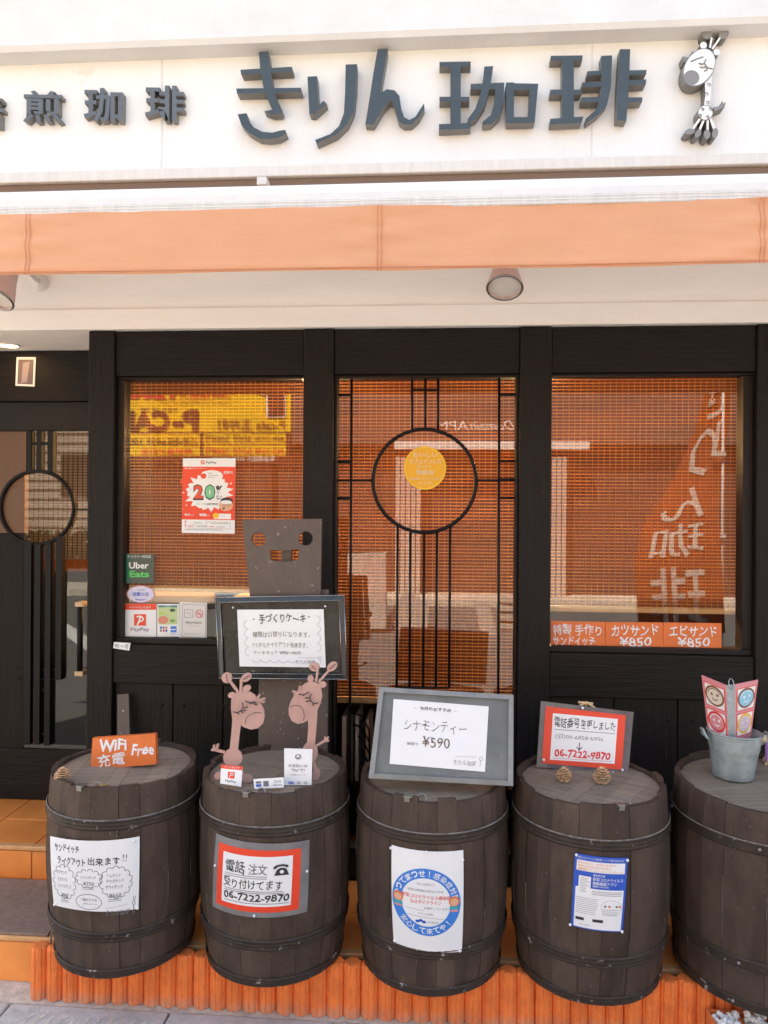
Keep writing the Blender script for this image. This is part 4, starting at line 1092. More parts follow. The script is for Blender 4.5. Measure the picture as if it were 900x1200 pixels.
# small cards in front of the giraffes
yb_ = head_hit(300, 926, 1).y-.012
mb = MB(); sh = board(px_quad([(259,896),(284.5,898),(282.5,922),(258,918)], yb_+.03, yb_+.012), .002, WHITEP, None, mb)
sh.rect(0,0,1,.2,REDP,.0005,5,5); sh.rect(.34,.33,.66,.66,REDP,.0005,5,5); sh.ring(.52,.45,.09,.07,.03,WHITEP,.0009,14,-120,120); sh.line([(.42,.62),(.48,.38)],.04,WHITEP,.0010); sh.text('PayPay',.24,.75,.76,.88,GREYINK,.02); sh.text('ペイペイ使えます',.14,.05,.86,.15,WHITEP,0)
tag(mb.build('payment_card'), 'small white card with an orange band leaning on the right-facing giraffe', 'card')
yc_ = head_hit(350, 922, 1).y
mb = MB(); sh = board(px_quad([(333,877),(366,878),(365,920),(333,920)], yc_+.016, yc_+.0), .003, WHITEP, None, mb)
sh.ring(.5,.22,.11,.07,.02,GREYINK); sh.line([(.42,.2),(.5,.28),(.58,.16)],.02,GREYINK); sh.text('お支払いは',.16,.42,.84,.51,GREYINK,.012); sh.text('"Pay"で!',.26,.55,.74,.64,GREYINK,.012); sh.text('お気軽にどうぞ',.20,.69,.80,.74,PALEINK,0); sh.text('VISA',.14,.90,.38,.97,DKBLUEP,.04); sh.ring(.54,.935,.07,.035,.015,GREYINK); sh.ring(.78,.935,.07,.035,.015,GREYINK)
tag(mb.build('payment_stand'), 'upright white payment card standing below the left-facing giraffe', 'card')
mb = MB(); sh = board(px_quad([(297,913),(332.5,911),(332.5,923),(298,924.5)], yb_+.014, yb_+.006), .002, WHITEP, None, mb)
sh.rect(.07,.25,.25,.48,GREYINK,.0005,5,5); sh.rect(.07,.55,.25,.80,DKBLUEP,.0005,5,5); sh.rect(.32,.25,.50,.80,GREYINK,.0005,5,5); sh.text('Cards',.66,.2,.92,.45,PALEINK,.01); sh.text('Welcome',.64,.55,.94,.8,PALEINK,.01)
tag(mb.build('card_strip'), 'low white strip of payment marks lying between the two cards', 'card')

# easel board with a cut-out smile and the framed cake menu on it, behind barrel two
YE = -.375
mb = MB(); O = [(284,609),(377,608),(375.5,697),(377,815),(300,815),(293,697)]
o_ = [at(x, y, YE) for x, y in O]
# face board with holes: bmesh triangle fill
bmx = bmesh.new()
def loop(pts):
    v = [bmx.verts.new(at(x, y, YE)) for x, y in pts]; return [bmx.edges.new((v[i], v[(i+1) % len(v)])) for i in range(len(v))]
ed = loop([(284,609),(377,608),(375.5,700),(293,700)]) + loop(ellipse_pts(303,632,8.5,8.5,0,20)) + loop(ellipse_pts(358,631,8.5,8.5,0,20)) + loop([(316,644),(333,645.5),(350,643),(349,655),(341,657.5),(333,658.3),(325,658),(317,656)])
bmesh.ops.triangle_fill(bmx, edges=ed, use_beauty=True)
ext = bmesh.ops.extrude_face_region(bmx, geom=bmx.faces[:])
bmesh.ops.translate(bmx, verts=[g_ for g_ in ext['geom'] if isinstance(g_, bmesh.types.BMVert)], vec=(0, .016, 0))
bmesh.ops.recalc_face_normals(bmx, faces=bmx.faces[:])
mb.frombm(bmx, BROWNW)
c0 = at(333, 700, YE)
easel = thing('easel_stand', (c0.x, YE+.05, ZT1+.003), 'brown easel stand topped by a board with cut-out eyes and smile', 'easel')
mb.build('face_board', easel)
mb = MB(); zbot = ZT1+.0045
a_, b_ = at(304, 800, YE+.03), at(385, 800, YE+.03)
mb.bbox(a_.x, b_.x, YE+.018, YE+.036, zbot, at(330, 690, YE+.03).z, BROWNW, .003); mb.build('back_board', easel)
mb = MB(); mb.bbox(a_.x+.03, b_.x-.03, YE+.037, YE+.20, zbot, zbot+.02, BROWNW, .003); mb.bbox(c0.x-.02, c0.x+.02, YE+.037, YE+.06, zbot+.021, c0.z+.2, BROWNW, .003); mb.build('leg', easel)

YM = -.425
corn = px_quad([(252.7,700.3),(403.2,697.5),(406.8,796),(257,794.5)], YM+.02, YM)
fn, nn, asp = quad_fn(corn)
fr = thing('cake_menu_board', fn(.5,1,-.015), 'black framed board with white handwritten cake menu hung on the easel', 'menu board')
mb = MB(); mb.prism([fn(.05,.05,-.006), fn(.05,.95,-.006), fn(.95,.95,-.006), fn(.95,.05,-.006)], -nn*.01, BLACKB); mb.build('panel', fr)
def frame_mb(fn, bw, bh, th, m, medge=None, lift=.006):
    mb = MB()
    for (q) in ([(0,0),(1,0),(1-bw,bh),(bw,bh)], [(1,0),(1,1),(1-bw,1-bh),(1-bw,bh)], [(1,1),(0,1),(bw,1-bh),(1-bw,1-bh)], [(0,1),(0,0),(bw,bh),(bw,1-bh)]):
        pts = [fn(*q[0],0), fn(*q[3],.0), fn(*q[2],.0), fn(*q[1],0)]
        pts = [p + nn*lift*(0 if j in (0,3) else 1) for j, p in enumerate(pts)]
        mb.prism(pts, -nn*th, m)
        if medge: mb.tube([fn(*q[0],.001), fn(*q[1],.001)], .0022, medge, 5); mb.tube([fn(*q[3],lift+.0005), fn(*q[2],lift+.0005)], .0015, medge, 5)
    return mb
frame_mb(fn, .038, .06, .024, ALU, CHROME).build('frame', fr)
for u, v in ((.13,.13),(.85,.13)):
    mb = MB(); mb.ball(fn(u,v,-.004), .0045, PIN, 8, 5); mb.build('screw', fr)
mb = MB(); sh = board([fn(.165,.155,.001), fn(.838,.165,.001), fn(.838,.862,.001), fn(.165,.855,.001)], .004, WHITEP, None, mb)
sh.hand = True; sh.text('手づくりケーキ',.25,.07,.79,.23,INK,.012,jit=.05); sh.ell(.19,.17,.012,.016,PALEINK); sh.ell(.83,.13,.012,.016,PALEINK)
for t, x0, y0, x1, y1 in (('種類は日替りになります。',.17,.385,.83,.48),('1つからテイクアウト出来ます。',.17,.57,.80,.66),('ケーキセット ¥800〜¥970',.17,.72,.72,.785)): sh.text(t,x0,y0,x1,y1,BROWNINK,-.004,jit=.06)
for k in range(4):
    v = .26+.16*k; sh.ring(.12,v,.05,.075,.007,PALEINK,.0014,10,95,265)
    sh.ring(.91,.18+.16*k,.05,.075,.007,PALEINK,.0014,10,-85,85)
for k in range(5): sh.ring(.20+.105*k,.87,.052,.06,.007,PALEINK,.0014,10,5,175)
sh.line([(.68,.835),(.93,.835)],.005,PALEINK); sh.text('きりん珈琲',.66,.875,.88,.94,GREYINK,-.004); sh.ring(.94,.84,.02,.03,.007,PALEINK); sh.line([(.94,.87),(.94,.93)],.008,PALEINK)
mb.build('menu_paper', fr)

# barrel three: grey framed board leaning back
yb_ = head_hit(515, 921, 2, .002).y-.02
corn = px_quad([(444.5,805),(601.8,814.4),(601.4,921.3),(432,912)], yb_+.085, yb_)
fn, nn, asp = quad_fn(corn)
fr = thing('tea_menu_board', fn(.5,1,-.01), 'grey framed board with a white cinnamon tea price sheet on the middle barrel', 'menu board')
mb = MB(); mb.prism([fn(.03,.04,-.008), fn(.03,.96,-.008), fn(.97,.96,-.008), fn(.97,.04,-.008)], -nn*.008, GREYB); mb.build('panel', fr)
frame_mb(fn, .036, .055, .026, GREYF).build('frame', fr)
mb = MB(); sh = board([fn(.115,.125,-.003), fn(.82,.145,-.003), fn(.805,.865,-.003), fn(.135,.835,-.003)], .004, WHITEP, None, mb)
sh.hand = True; sh.text('今月のおすすめ',.28,.08,.61,.14,INK,.02); sh.line([(.22,.11),(.25,.11)],.006,PALEINK); sh.line([(.64,.115),(.67,.115)],.006,PALEINK)
sh.text('シナモンティー',.13,.30,.78,.46,BROWNINK,-.012,jit=.03); sh.text('¥590',.33,.54,.62,.70,BROWNINK,.0,jit=.03); sh.text('¥600→',.17,.64,.29,.69,GREYINK,-.004)
sh.line([(.68,.80),(.90,.79)],.005,PALEINK); sh.text('きりん珈琲',.67,.85,.90,.93,GREYINK,-.008); sh.ring(.95,.81,.018,.03,.007,PALEINK); sh.line([(.95,.84),(.945,.93)],.008,PALEINK)
mb.build('price_sheet', fr)

# barrel four: laminated change of number notice
yb_ = head_hit(690, 903, 3).y
corn = px_quad([(634,821.5),(742.8,834.5),(736.3,908),(628.7,899)], yb_+.05, yb_)
fn, nn, asp = quad_fn(corn)
nt2 = thing('number_notice', fn(.5,1,0), 'laminated red bordered notice of a new phone number on the fourth barrel', 'notice')
mb = MB(); sh = Sheet(fn, asp, mb)
red = sub(sh, [(.055,.07),(.918,.065),(.925,.93),(.055,.935)]); sh0 = board([red.fn(0,0,0), red.fn(1,0,0), red.fn(1,1,0), red.fn(0,1,0)], .0012, REDP, None, mb)
wh = sub(red, [(.095,.11),(.905,.085),(.905,.905),(.10,.925)]); wh.rect(0,0,1,1,WHITEP,.0008,5,5); wh.hand = True
wh.text('電話番号',.03,.07,.42,.29,INK,.018,off=.001); wh.text('変更しました',.44,.075,.97,.275,INK,.016,off=.001)
wh.line([(.04,.345),(.97,.335)],.012,GREYINK,.001); wh.text('(旧)06-6858-6906',.06,.43,.80,.55,GREYINK,-.004,off=.001)
wh.line([(.44,.60),(.44,.75)],.02,INK,.001); wh.line([(.40,.69),(.44,.755),(.48,.69)],.02,INK,.001)
wh.text('06-7222-9870',.06,.76,.93,.93,REDINK,.028,off=.001); wh.line([(.05,.965),(.95,.955)],.008,REDINK,.001)
mb.build('sheet', nt2)
mb = MB(); board([fn(0,0,-.0022), fn(1,0,-.0022), fn(1,1,-.0022), fn(0,1,-.0022)], .0014, FILM, None, mb); mb.build('laminate', nt2)
for u, v in ((.07,.88),(.45,.03),(.93,.93),(.83,.99)):
    mb = MB(); mb.ball(fn(u,v,.004), .0055, PIN, 8, 5); mb.build('pin', nt2)
mb = MB(); a_ = fn(.5,.0,-.012)
mb.tube([a_+Vector((-.035,.0,-.005)), a_+Vector((0,0,.016)), a_+Vector((.04,0,-.012))], .005, LIGHTWOOD, 6); mb.tube([a_+Vector((-.03,.006,.014)), a_+Vector((.025,.006,.010))], .005, LIGHTWOOD, 6)
mb.tube([a_+Vector((0,.006,.01)), Vector((a_.x, head_hit(690,880,3).y, head_hit(690,880,3).z))], .005, LIGHTWOOD, 6); mb.build('twig_stand', nt2)

# barrel five: zinc bucket with the ring-bound menu cards, wooden ball toy
pb = head_hit(858.5, 910, 4); sc_ = (pb.y+D)/F
rb_, rt_ = 21.3*sc_, 29*sc_; hb_ = .165
bk = thing('zinc_bucket', pb, 'small dented zinc bucket of menu cards on the rightmost barrel', 'bucket')
Mx = Matrix.Translation(pb) @ Matrix.Rotation(R(2), 4, 'Y')
mb = MB(); pr = [(.0002,.001),(rb_-.002,.001),(rb_,.005)]
for k in range(1, 17):
    f = k/16; bead = .0022 if k in (11,13) else 0
    pr.append((rb_+(rt_-rb_)*f+bead, hb_*f))
pr += [(rt_-.003,hb_-.002)]+[(rb_+(rt_-rb_)*(1-k/6)-.003, hb_*(1-k/6)+.002) for k in range(1,7)]
mb.lathe(pr, GALV, 40, Mx); mb.build('body', bk)
mb = MB(); mb.tube([Mx @ Vector((rt_*math.cos(a), rt_*math.sin(a), hb_)) for a in [2*math.pi*k/40 for k in range(40)]], .0042, GALV, 6, closed=True); mb.build('rim', bk)
for sx in (-1, 1):
    mb = MB(); mb.tube([Mx @ Vector(q) for q in ((sx*rt_,-.022,hb_-.03),(sx*(rt_+.014),-.03,hb_-.02),(sx*(rt_+.022),-.01,hb_+.004),(sx*(rt_+.022),.012,hb_+.004),(sx*(rt_+.012),.028,hb_-.02),(sx*rt_,.022,hb_-.03))], .0045, GALV, 8); mb.build('handle', bk)
yk = pb.y-.012
cards = thing('menu_cards', (pb.x, yk+.02, pb.z+.02), 'pink edged laminated picture menu cards standing in the zinc bucket', 'menu cards')
def card(q, Ys, name, art):
    c = [at(q[0][0], q[0][1], Ys[0]), at(q[1][0], q[1][1], Ys[1])]
    zb_ = pb.z+.03
    BR_, BL_ = Vector((c[1].x, c[1].y, zb_)), Vector((c[0].x, c[0].y, zb_))
    cx2 = pb.x
    for p in (BR_, BL_): p.x = cx2+(p.x-cx2)*.62
    mb = MB(); sh = board([c[0], c[1], BR_, BL_], .0022, PINKP if art else GALV, None, mb)
    if art: art(sh)
    mb.build(name, cards)
def cup(sh, u, v, base, milk, tri):
    sh.rect(.06,v-.125,.94,v+.135,REDP,.0008,5,5); sh.rect(.10,v-.115,.90,v+.125,WHITEP,.0013,5,5)
    sh.ell(u,v,.40,.115,base,.0018); sh.ell(u,v,.33,.092,milk,.0023); sh.ell(u-.11,v-.015,.05,.016,tri,.0029); sh.ell(u+.13,v-.02,.05,.016,tri,.00295); sh.ring(u+.01,v+.012,.13,.04,.012,tri,.0028,14,20,160); sh.ring(u,v,.30,.085,.010,tri,.0027,20,190,330)
CREAM = mat('cream_print',(.74,.62,.48),.5); COFF = mat('coffee_print',(.20,.09,.04),.5); SKY = mat('sky_print',(.25,.55,.68),.5)
card([(822,791),(851,803)], (yk+.045, yk-.035), 'card_panel', lambda sh: (cup(sh,.5,.18,COFF,CREAM,COFF), cup(sh,.5,.47,REDINK,PINKP,WHITEP)))
card([(851,803),(861.5,802)], (yk-.035, yk-.035), 'card_spine', None)
card([(861.5,802),(888.5,796.5)], (yk-.035, yk+.04), 'card_panel', lambda sh: (cup(sh,.5,.18,COFF,SKY,WHITEP), cup(sh,.5,.47,YELLOWP,LAVP,CREAM)))
mb = MB(); c = at(857, 803, yk-.037); mb.tube([c+Vector((.009*math.cos(a), .006*math.sin(a), .004+.019*math.sin(a))) for a in [2*math.pi*k/20 for k in range(20)]], .0017, CHROME, 6, closed=True); mb.build('binder_ring', cards)

kp = head_hit(899, 893, 4); kd = thing('ball_toy', kp, 'pale wooden cup and ball toy with a purple cord beside the bucket', 'toy')
Mk = Matrix.Translation(kp) @ Matrix.Rotation(R(4), 4, 'Y')
mb = MB(); mb.lathe([(.0002,0),(.018,0),(.017,.012),(.010,.02),(.011,.06),(.014,.075),(.011,.085),(.010,.10),(.0002,.125)], LIGHTWOOD, 20, Mk); mb.build('stem', kd)
mb = MB(); Mc = Mk @ Matrix.Translation((0,0,.088)) @ Matrix.Rotation(R(90), 4, 'Y')
mb.lathe([(.0002,.008),(.018,.018),(.023,.034),(.026,.036),(.024,.02),(.012,-.0),(.012,-.004),(.022,-.022),(.024,-.034),(.021,-.035),(.0002,-.018)], LIGHTWOOD, 20, Mc); mb.build('cups', kd)
mb = MB(); a_ = Mk @ Vector((-.018,-.02,.085))
for dx in (0, .006): mb.tube([a_+Vector((.014,.004,.006)), a_+Vector((-.004+dx,-.006,-.006)), a_+Vector((-.006+dx,-.008,-.06)), a_+Vector((-.004,-.008,-.078))], .0022, PURPLE, 6)
mb.ball(a_+Vector((.02,0,.002)), .013, PURPLE, 10, 6, (1,.7,.8))
mb.lathe([(.0002,0),(.0055,.006),(.0065,.014),(.003,.026),(.0002,.027)], LIGHTWOOD, 12, Matrix.Translation(a_+Vector((-.004,-.008,-.104)))); mb.build('cord', kd)

# planters of white stones on the pavement by the right edge
for i, px in enumerate((853, 888)):
    p = at(px, 1192, -.738); ww, zt_ = .052, GZ+.122
    t = thing('stone_tray', (p.x, -.738, GZ+.001), ['small orange tray of white crumpled stones, left one of the pair by the edging', 'small orange tray of white crumpled stones cut by the right edge of the photo'][i], 'tray', 'orange trays of white stones')
    mb = MB()
    for (xa_, xb_, ya_, yb2) in ((-ww,ww,-.06,-.052),(-ww,ww,.052,.06),(-ww,-ww+.008,-.0515,.0515),(ww-.008,ww,-.0515,.0515)): mb.bbox(p.x+xa_, p.x+xb_, -.738+ya_, -.738+yb2, GZ+.001, zt_, LOGC, .002)
    mb.box(p.x-ww+.0085, p.x+ww-.0085, -.738-.051, -.738+.051, GZ+.002, GZ+.085, LOGC); mb.build('tray', t)
    mb = MB(); r = random.Random(i)
    for k in range(46):
        bmx = bmesh.new(); bmesh.ops.create_icosphere(bmx, subdivisions=1, radius=r.uniform(.009,.014))
        o = Vector((p.x+r.uniform(-.036,.036), -.738+r.uniform(-.04,.04), GZ+r.uniform(.095,.132)))
        for v in bmx.verts: v.co = v.co*r.uniform(.7,1.2)+o
        mb.frombm(bmx, PLASTER)
    so_ = mb.build('white_stones', t); so_['kind'] = 'stuff'

# ================================================================== STICKERS AND PAPERS AT THE WINDOWS
YK = YG-.004
def glass_board(pts, m, th=.002, Y=YK):
    return board(px_quad(pts, Y, Y), th, m)
def R4(x0, y0, x1, y1): return [(x0,y0),(x1,y0),(x1,y1),(x0,y1)]
def fx(x0, y0, x1, y1):           # zoom pixels -> u,v
    return lambda x, y: ((x-x0)/(x1-x0), (y-y0)/(y1-y0))
def put(sh, f, t, x0, y0, x1, y1, m, w=.0, **k): a, b = f(x0,y0), f(x1,y1); sh.text(t, a[0], a[1], b[0], b[1], m, w, **k)

# big red and white poster
sh = glass_board([(214.3,537.2),(276,537.2),(275,625.5),(213,624.5)], WHITEP); f = fx(140,72,760,955)
a, b = f(138,170), f(760,795); sh.rect(a[0],a[1],b[0],b[1],REDP,.0005,5,5)
pts = []
for k in range(40):
    an = 2*math.pi*k/40; rr_ = (1.0 if k % 2 else .80)*(1+.06*math.sin(k*2.3))
    u, v = f(445+285*rr_*math.cos(an), 470+235*rr_*math.sin(an)); pts.append((min(max(u,.01),.99), v))
sh.poly(pts[::-1], WHITEP, .0008)
for (x,y,r_) in ((165,490,38),(200,640,36),(720,380,45),(160,690,16)): u, v = f(x,y); sh.ell(u,v,r_/620,r_/883,REDP,.0010); u, v = f(x-10,y-14); sh.ell(u,v,r_*.22/620,r_*.22/883,WHITEP,.0012)
for (x,y,rx,ry) in ((300,700,60,58),(425,715,52,45),(520,700,34,30),(170,350,60,40)): u, v = f(x,y); sh.ell(u,v,rx/620,ry/883,REDP,.0010)
for (x,y,rx,ry) in ((485,275,130,65),(420,265,60,45),(560,280,55,45)): u, v = f(x,y); sh.ell(u,v,rx/620,ry/883,WHITEP,.0012+.00005*x/100)
u, v = f(388,280); sh.ell(u,v,34/620,32/883,REDP,.0018)
put(sh,f,'期間中',445,240,490,258,GREYINK); put(sh,f,'合計金額の',445,265,575,280,GREYINK); put(sh,f,'最大20%',445,288,520,303,GREYINK)
put(sh,f,'PayPay',415,105,540,140,GREYINK,.02); a, b = f(355,95), f(398,140); sh.rect(a[0],a[1],b[0],b[1],REDP,.0006,5,5); u, v = f(380,112); sh.ring(u,v,.026,.014,.006,WHITEP,.0009,12,-120,120); sh.line([f(366,136),f(376,104)],.008,WHITEP,.001)
put(sh,f,'2',268,378,392,565,INK,.07,off=.0016); put(sh,f,'2',280,390,384,545,mat('poster_red',(.75,.08,.04),.5),.045,off=.002)
put(sh,f,'0',400,375,530,565,INK,.07,off=.0016); put(sh,f,'0',412,388,520,548,mat('poster_green',(.16,.55,.27),.5),.05,off=.002)
put(sh,f,'%',535,390,612,490,INK,.045,off=.002); put(sh,f,'ポイント',540,505,610,530,INK,.02,off=.002); put(sh,f,'還元',545,535,605,558,INK,.02,off=.002)
put(sh,f,'付与上限',305,598,405,622,mat('poster_green',(.16,.55,.27),.5),.0,off=.002); put(sh,f,'1,000円相当',415,596,560,624,INK,.01,off=.002)
put(sh,f,'超還元',622,220,735,252,WHITEP,.04); put(sh,f,'最大級のキャンペーン',165,180,420,200,WHITEP,.02)
put(sh,f,'9/1',170,725,230,752,WHITEP,.04); put(sh,f,'9/28',345,722,425,755,WHITEP,.04); put(sh,f,'より',240,735,280,750,WHITEP,.02); put(sh,f,'まで',430,735,465,750,WHITEP,.02)
u, v = f(655,620); sh.ell(u,v,82/620,70/883,SKINP,.0022); u, v = f(665,572); sh.ell(u,v,72/620,42/883,INK,.0024); u, v = f(660,588); sh.ell(u,v,66/620,24/883,WHITEP,.0026); u, v = f(640,625); sh.ring(u,v,.032,.018,.005,INK,.0028,14); u, v = f(690,622); sh.ring(u,v,.032,.018,.005,INK,.0028,14); u, v = f(630,660); sh.ell(u,v,.03,.010,INK,.0028)
a, b = f(515,722), f(715,785); sh.rect(a[0],a[1],b[0],b[1],WHITEP,.0012,5,5); u, v = f(540,745); sh.ell(u,v,.06,.036,YELLOWP,.0016); put(sh,f,'詳しくは',585,740,645,752,GREYINK)
put(sh,f,'期間',172,805,190,845,REDINK,.02); put(sh,f,'対象',172,850,190,885,REDINK,.02); sh.line([f(215,900),f(215,860),f(430,860),f(430,820),f(710,820),f(710,898),f(215,898)],.004,PALEINK)
for y, x0, x1 in ((832,280,370),(835,480,690),(878,225,270),(876,320,440),(876,465,520),(878,550,640),(914,175,620)): sh.line([f(x0,y),f(x1,y)],.008,REDINK if x0 in (225,465) else PALEINK)
tag(sh.mb.build('campaign_poster'), 'red and white twenty percent campaign poster stuck in the left window', 'poster')

# stickers at the lower left of the left window (zoom 6.923 from 130,640)
def zs(x, y): return (130+x/6.923, 640+y/6.923)
def zq(x0,y0,x1,y1): a, b = zs(x0,y0), zs(x1,y1); return R4(*a, *b)
sh = glass_board(zq(124,62,352,300), mat('delivery_sticker_film',(.045,.075,.06),.35)); f = fx(124,62,352,300)
a, b = f(124,62), f(150,300); sh.rect(a[0],a[1],b[0],b[1],mat('teal_edge',(.01,.16,.10),.4),.0004,5,5)
put(sh,f,'デリバリー対応店',135,72,325,97,WHITEP,.03); put(sh,f,'Uber',148,130,308,183,WHITEP,.025); put(sh,f,'Eats',152,200,310,252,mat('bright_green',(.08,.60,.13),.5),.03)
tag(sh.mb.build('delivery_sticker'), 'dark green delivery sticker with white and green words in the left window', 'sticker')
fn, nn, asp = quad_fn(px_quad(zq(128,320,355,460), YK, YK)); mb = MB(); sh = Sheet(fn, asp, mb)
mb.prism([fn(.5+.5*math.cos(a), .5+.5*math.sin(a), 0) for a in [2*math.pi*k/36 for k in range(36)]], -nn*.002, mat('rose_print',(.70,.30,.36),.5))
sh.ell(.5,.5,.47,.455,mat('pale_lilac',(.66,.64,.78),.5),.0006); f = fx(128,320,355,460)
put(sh,f,'大阪市',215,348,275,362,GREYINK); put(sh,f,'協賛の店',175,372,308,406,DKBLUEP,.015); sh.arc_text('商店街振興組合連合会',.5,.05,.78,270,42,.075,DKBLUEP,.01,off=.0012,inside=True)
tag(mb.build('oval_sticker'), 'oval pale lilac sticker with a rose rim above the payment sticker', 'sticker')
sh = glass_board(zq(108,468,368,735), WHITEP, .003); f = fx(108,468,368,735)
sh.rect(0,0,1,.18,REDP,.0005,5,5); put(sh,f,'ペイペイ使えます',148,487,325,506,WHITEP,.02); a, b = f(188,552), f(285,645); sh.rect(a[0],a[1],b[0],b[1],REDP,.0005,5,5)
u, v = f(232,590); sh.ring(u,v,.14,.10,.045,WHITEP,.0010,16,-140,110); sh.line([f(215,640),f(240,578)],.045,WHITEP,.0012); put(sh,f,'PayPay',162,660,312,698,GREYINK,.01)
tag(sh.mb.build('payment_sticker'), 'square white payment sticker with a red band at the lower left window corner', 'sticker')
sh = glass_board(zq(375,470,550,735), WHITEP, .003); f = fx(375,470,550,735)
a, b = f(384,480), f(540,635); sh.rect(a[0],a[1],b[0],b[1],mat('pale_green_print',(.50,.60,.30),.5),.0005,5,5); a, b = f(384,480), f(540,496); sh.rect(a[0],a[1],b[0],b[1],mat('teal_print2',(.03,.22,.25),.5),.0008,5,5); put(sh,f,'使えます',435,482,490,494,WHITEP,.02,off=.0012)
u, v = f(425,600); sh.ell(u,v,.24,.12,mat('salmon_print',(.68,.25,.17),.5),.0008); u, v = f(500,520); sh.ell(u,v,.13,.05,DKGREEN,.0009); u, v = f(500,605); sh.ell(u,v,.13,.05,mat('leaf_print',(.20,.36,.10),.5),.0009); u, v = f(410,545); sh.ell(u,v,.12,.05,mat('lime_print',(.45,.62,.12),.5),.0010)
for k in range(6): a = f(398+(k % 3)*22, 652+(k//3)*24); sh.rect(a[0],a[1],a[0]+.09,a[1]+.07,(DKBLUEP,GREYINK,ORANGEP,GREYINK,REDINK,DKBLUEP)[k],.0006,5,5)
a, b = f(484,650), f(533,700); sh.rect(a[0],a[1],b[0],b[1],BLUEP,.0006,5,5); sh.line([f(490,676),f(528,676)],.03,WHITEP,.0009); put(sh,f,'welcome',484,706,530,716,BLUEP)
tag(sh.mb.build('card_sticker'), 'small white and green card payment sticker beside the square payment sticker', 'sticker')
sh = glass_board([zs(556,452),zs(778,460),zs(775,768),zs(550,762)], mat('cream_paper',(.70,.69,.65),.45), .003); f = fx(552,455,776,766)
for a_, b_ in (((578,474),(768,474)),((768,474),(768,738)),((768,738),(578,738)),((578,738),(578,474))): sh.line([f(*a_),f(*b_)],.008,GREYINK)
for a_, b_ in (((596,515),(664,515)),((664,515),(664,580)),((664,580),(596,580)),((596,580),(596,515))): sh.line([f(*a_),f(*b_)],.008,GREYINK)
sh.line([f(612,540),f(640,548),f(648,560)],.008,GREYINK,.0018); u, v = f(715,546); sh.ring(u,v,.14,.105,.018,REDINK); sh.line([f(694,524),f(736,568)],.015,REDINK); sh.line([f(702,548),f(730,548)],.02,REDINK,.0019)
put(sh,f,'喫煙可能店',608,612,735,630,GREYINK,.01); put(sh,f,'Smoking area',625,640,712,652,PALEINK); put(sh,f,'20歳未満の方は立ち入れません',598,705,735,716,PALEINK)
tag(sh.mb.build('smoking_sticker'), 'cream smoking rules sticker with a red ring sign in the left window', 'sticker')
c4 = [at(133.5,752.5,-.016), at(153,753.5,-.016), at(151.5,762.5,-.016), at(132.5,759.5,-.016)]
sh = board(c4, .0012, WHITEP); sh.text('喫煙',.08,.25,.35,.8,GREYINK,.02); sh.text('可',.70,.2,.9,.8,GREYINK,.02); sh.line([(.45,.5),(.6,.52)],.1,PALEINK)
tag(sh.mb.build('tape_label'), 'short white tape label on the left post below the window sill', 'label')
# notice card above the door
yn = YD-.034
sh = board(px_quad([(19.5,418.5),(42,418.5),(40.5,453),(18,452)], yn, yn), .004, WHITEP)
sh.rect(.1,.08,.9,.93,mat('mauve_print',(.16,.12,.13),.3),.0005,5,5); sh.poly([(.35,.2),(.7,.15),(.6,.85),(.3,.9)], mat('mauve_light',(.33,.27,.28),.4), .0009)
tag(sh.mb.build('notice_card'), 'small white edged mauve card fixed above the glass door', 'notice')

# round amber sticker on the middle window
fn, nn, asp = quad_fn(px_quad(R4(473,523,523,574), YK-.003, YK-.003)); mb = MB(); sh = Sheet(fn, asp, mb)
mb.prism([fn(.5+.5*math.cos(a), .5+.5*math.sin(a), 0) for a in [2*math.pi*k/40 for k in range(40)]], -nn*.0015, mat('amber_sticker',(.80,.40,.012),.4))
sh.ring(.5,.5,.485,.485,.02,mat('amber_rim',(.85,.55,.05),.4),.0005)
for t,x0,y0,x1,y1 in (('おいしい',.22,.14,.79,.25),('カフェインレス',.14,.29,.88,.40),('コーヒー',.31,.42,.66,.51),('取扱店',.30,.54,.71,.66),('お気軽にスタッフまで',.12,.72,.88,.77),('どうぞ',.36,.81,.66,.87)): sh.text(t,x0,y0,x1,y1,CREAM,.012,off=.0008)
tag(mb.build('round_sticker'), 'round amber sticker inside the leaded ring of the middle window', 'sticker')

# three orange boards standing in the right window
YO = YG-.006
for (x0,x1,yt0,yt1,yb0,yb1,l1,l2,lab) in ((645.5,709,728,729,759.5,760,('特製 手作り','サンドイッチ'),None,'orange board with white handmade sandwich heading, leftmost of three in the window'),
     (709.8,776.8,729,729.5,760,760.3,('カツサンド','¥850'),1,'orange cutlet sandwich price board between the two other orange boards'),
     (777.6,845.5,729.5,730.5,760.3,760.6,('エビサンド','¥850'),1,'orange shrimp sandwich price board, rightmost of three in the window')):
    sh = board(px_quad([(x0,yt0),(x1,yt1),(x1,yb1),(x0,yb0)], YO, YO), .006, ORANGEP)
    sh.hand = True
    if l2: sh.text(l1[0],.10,.10,.92,.52,WHITEP,.012); sh.text(l1[1],.24,.56,.80,.92,WHITEP,.012)
    else: sh.text(l1[0],.04,.10,.93,.50,WHITEP,.012); sh.text(l1[1],.04,.56,.82,.90,WHITEP,.012)
    tag(sh.mb.build('price_board'), lab, 'price board', 'orange boards in the right window')

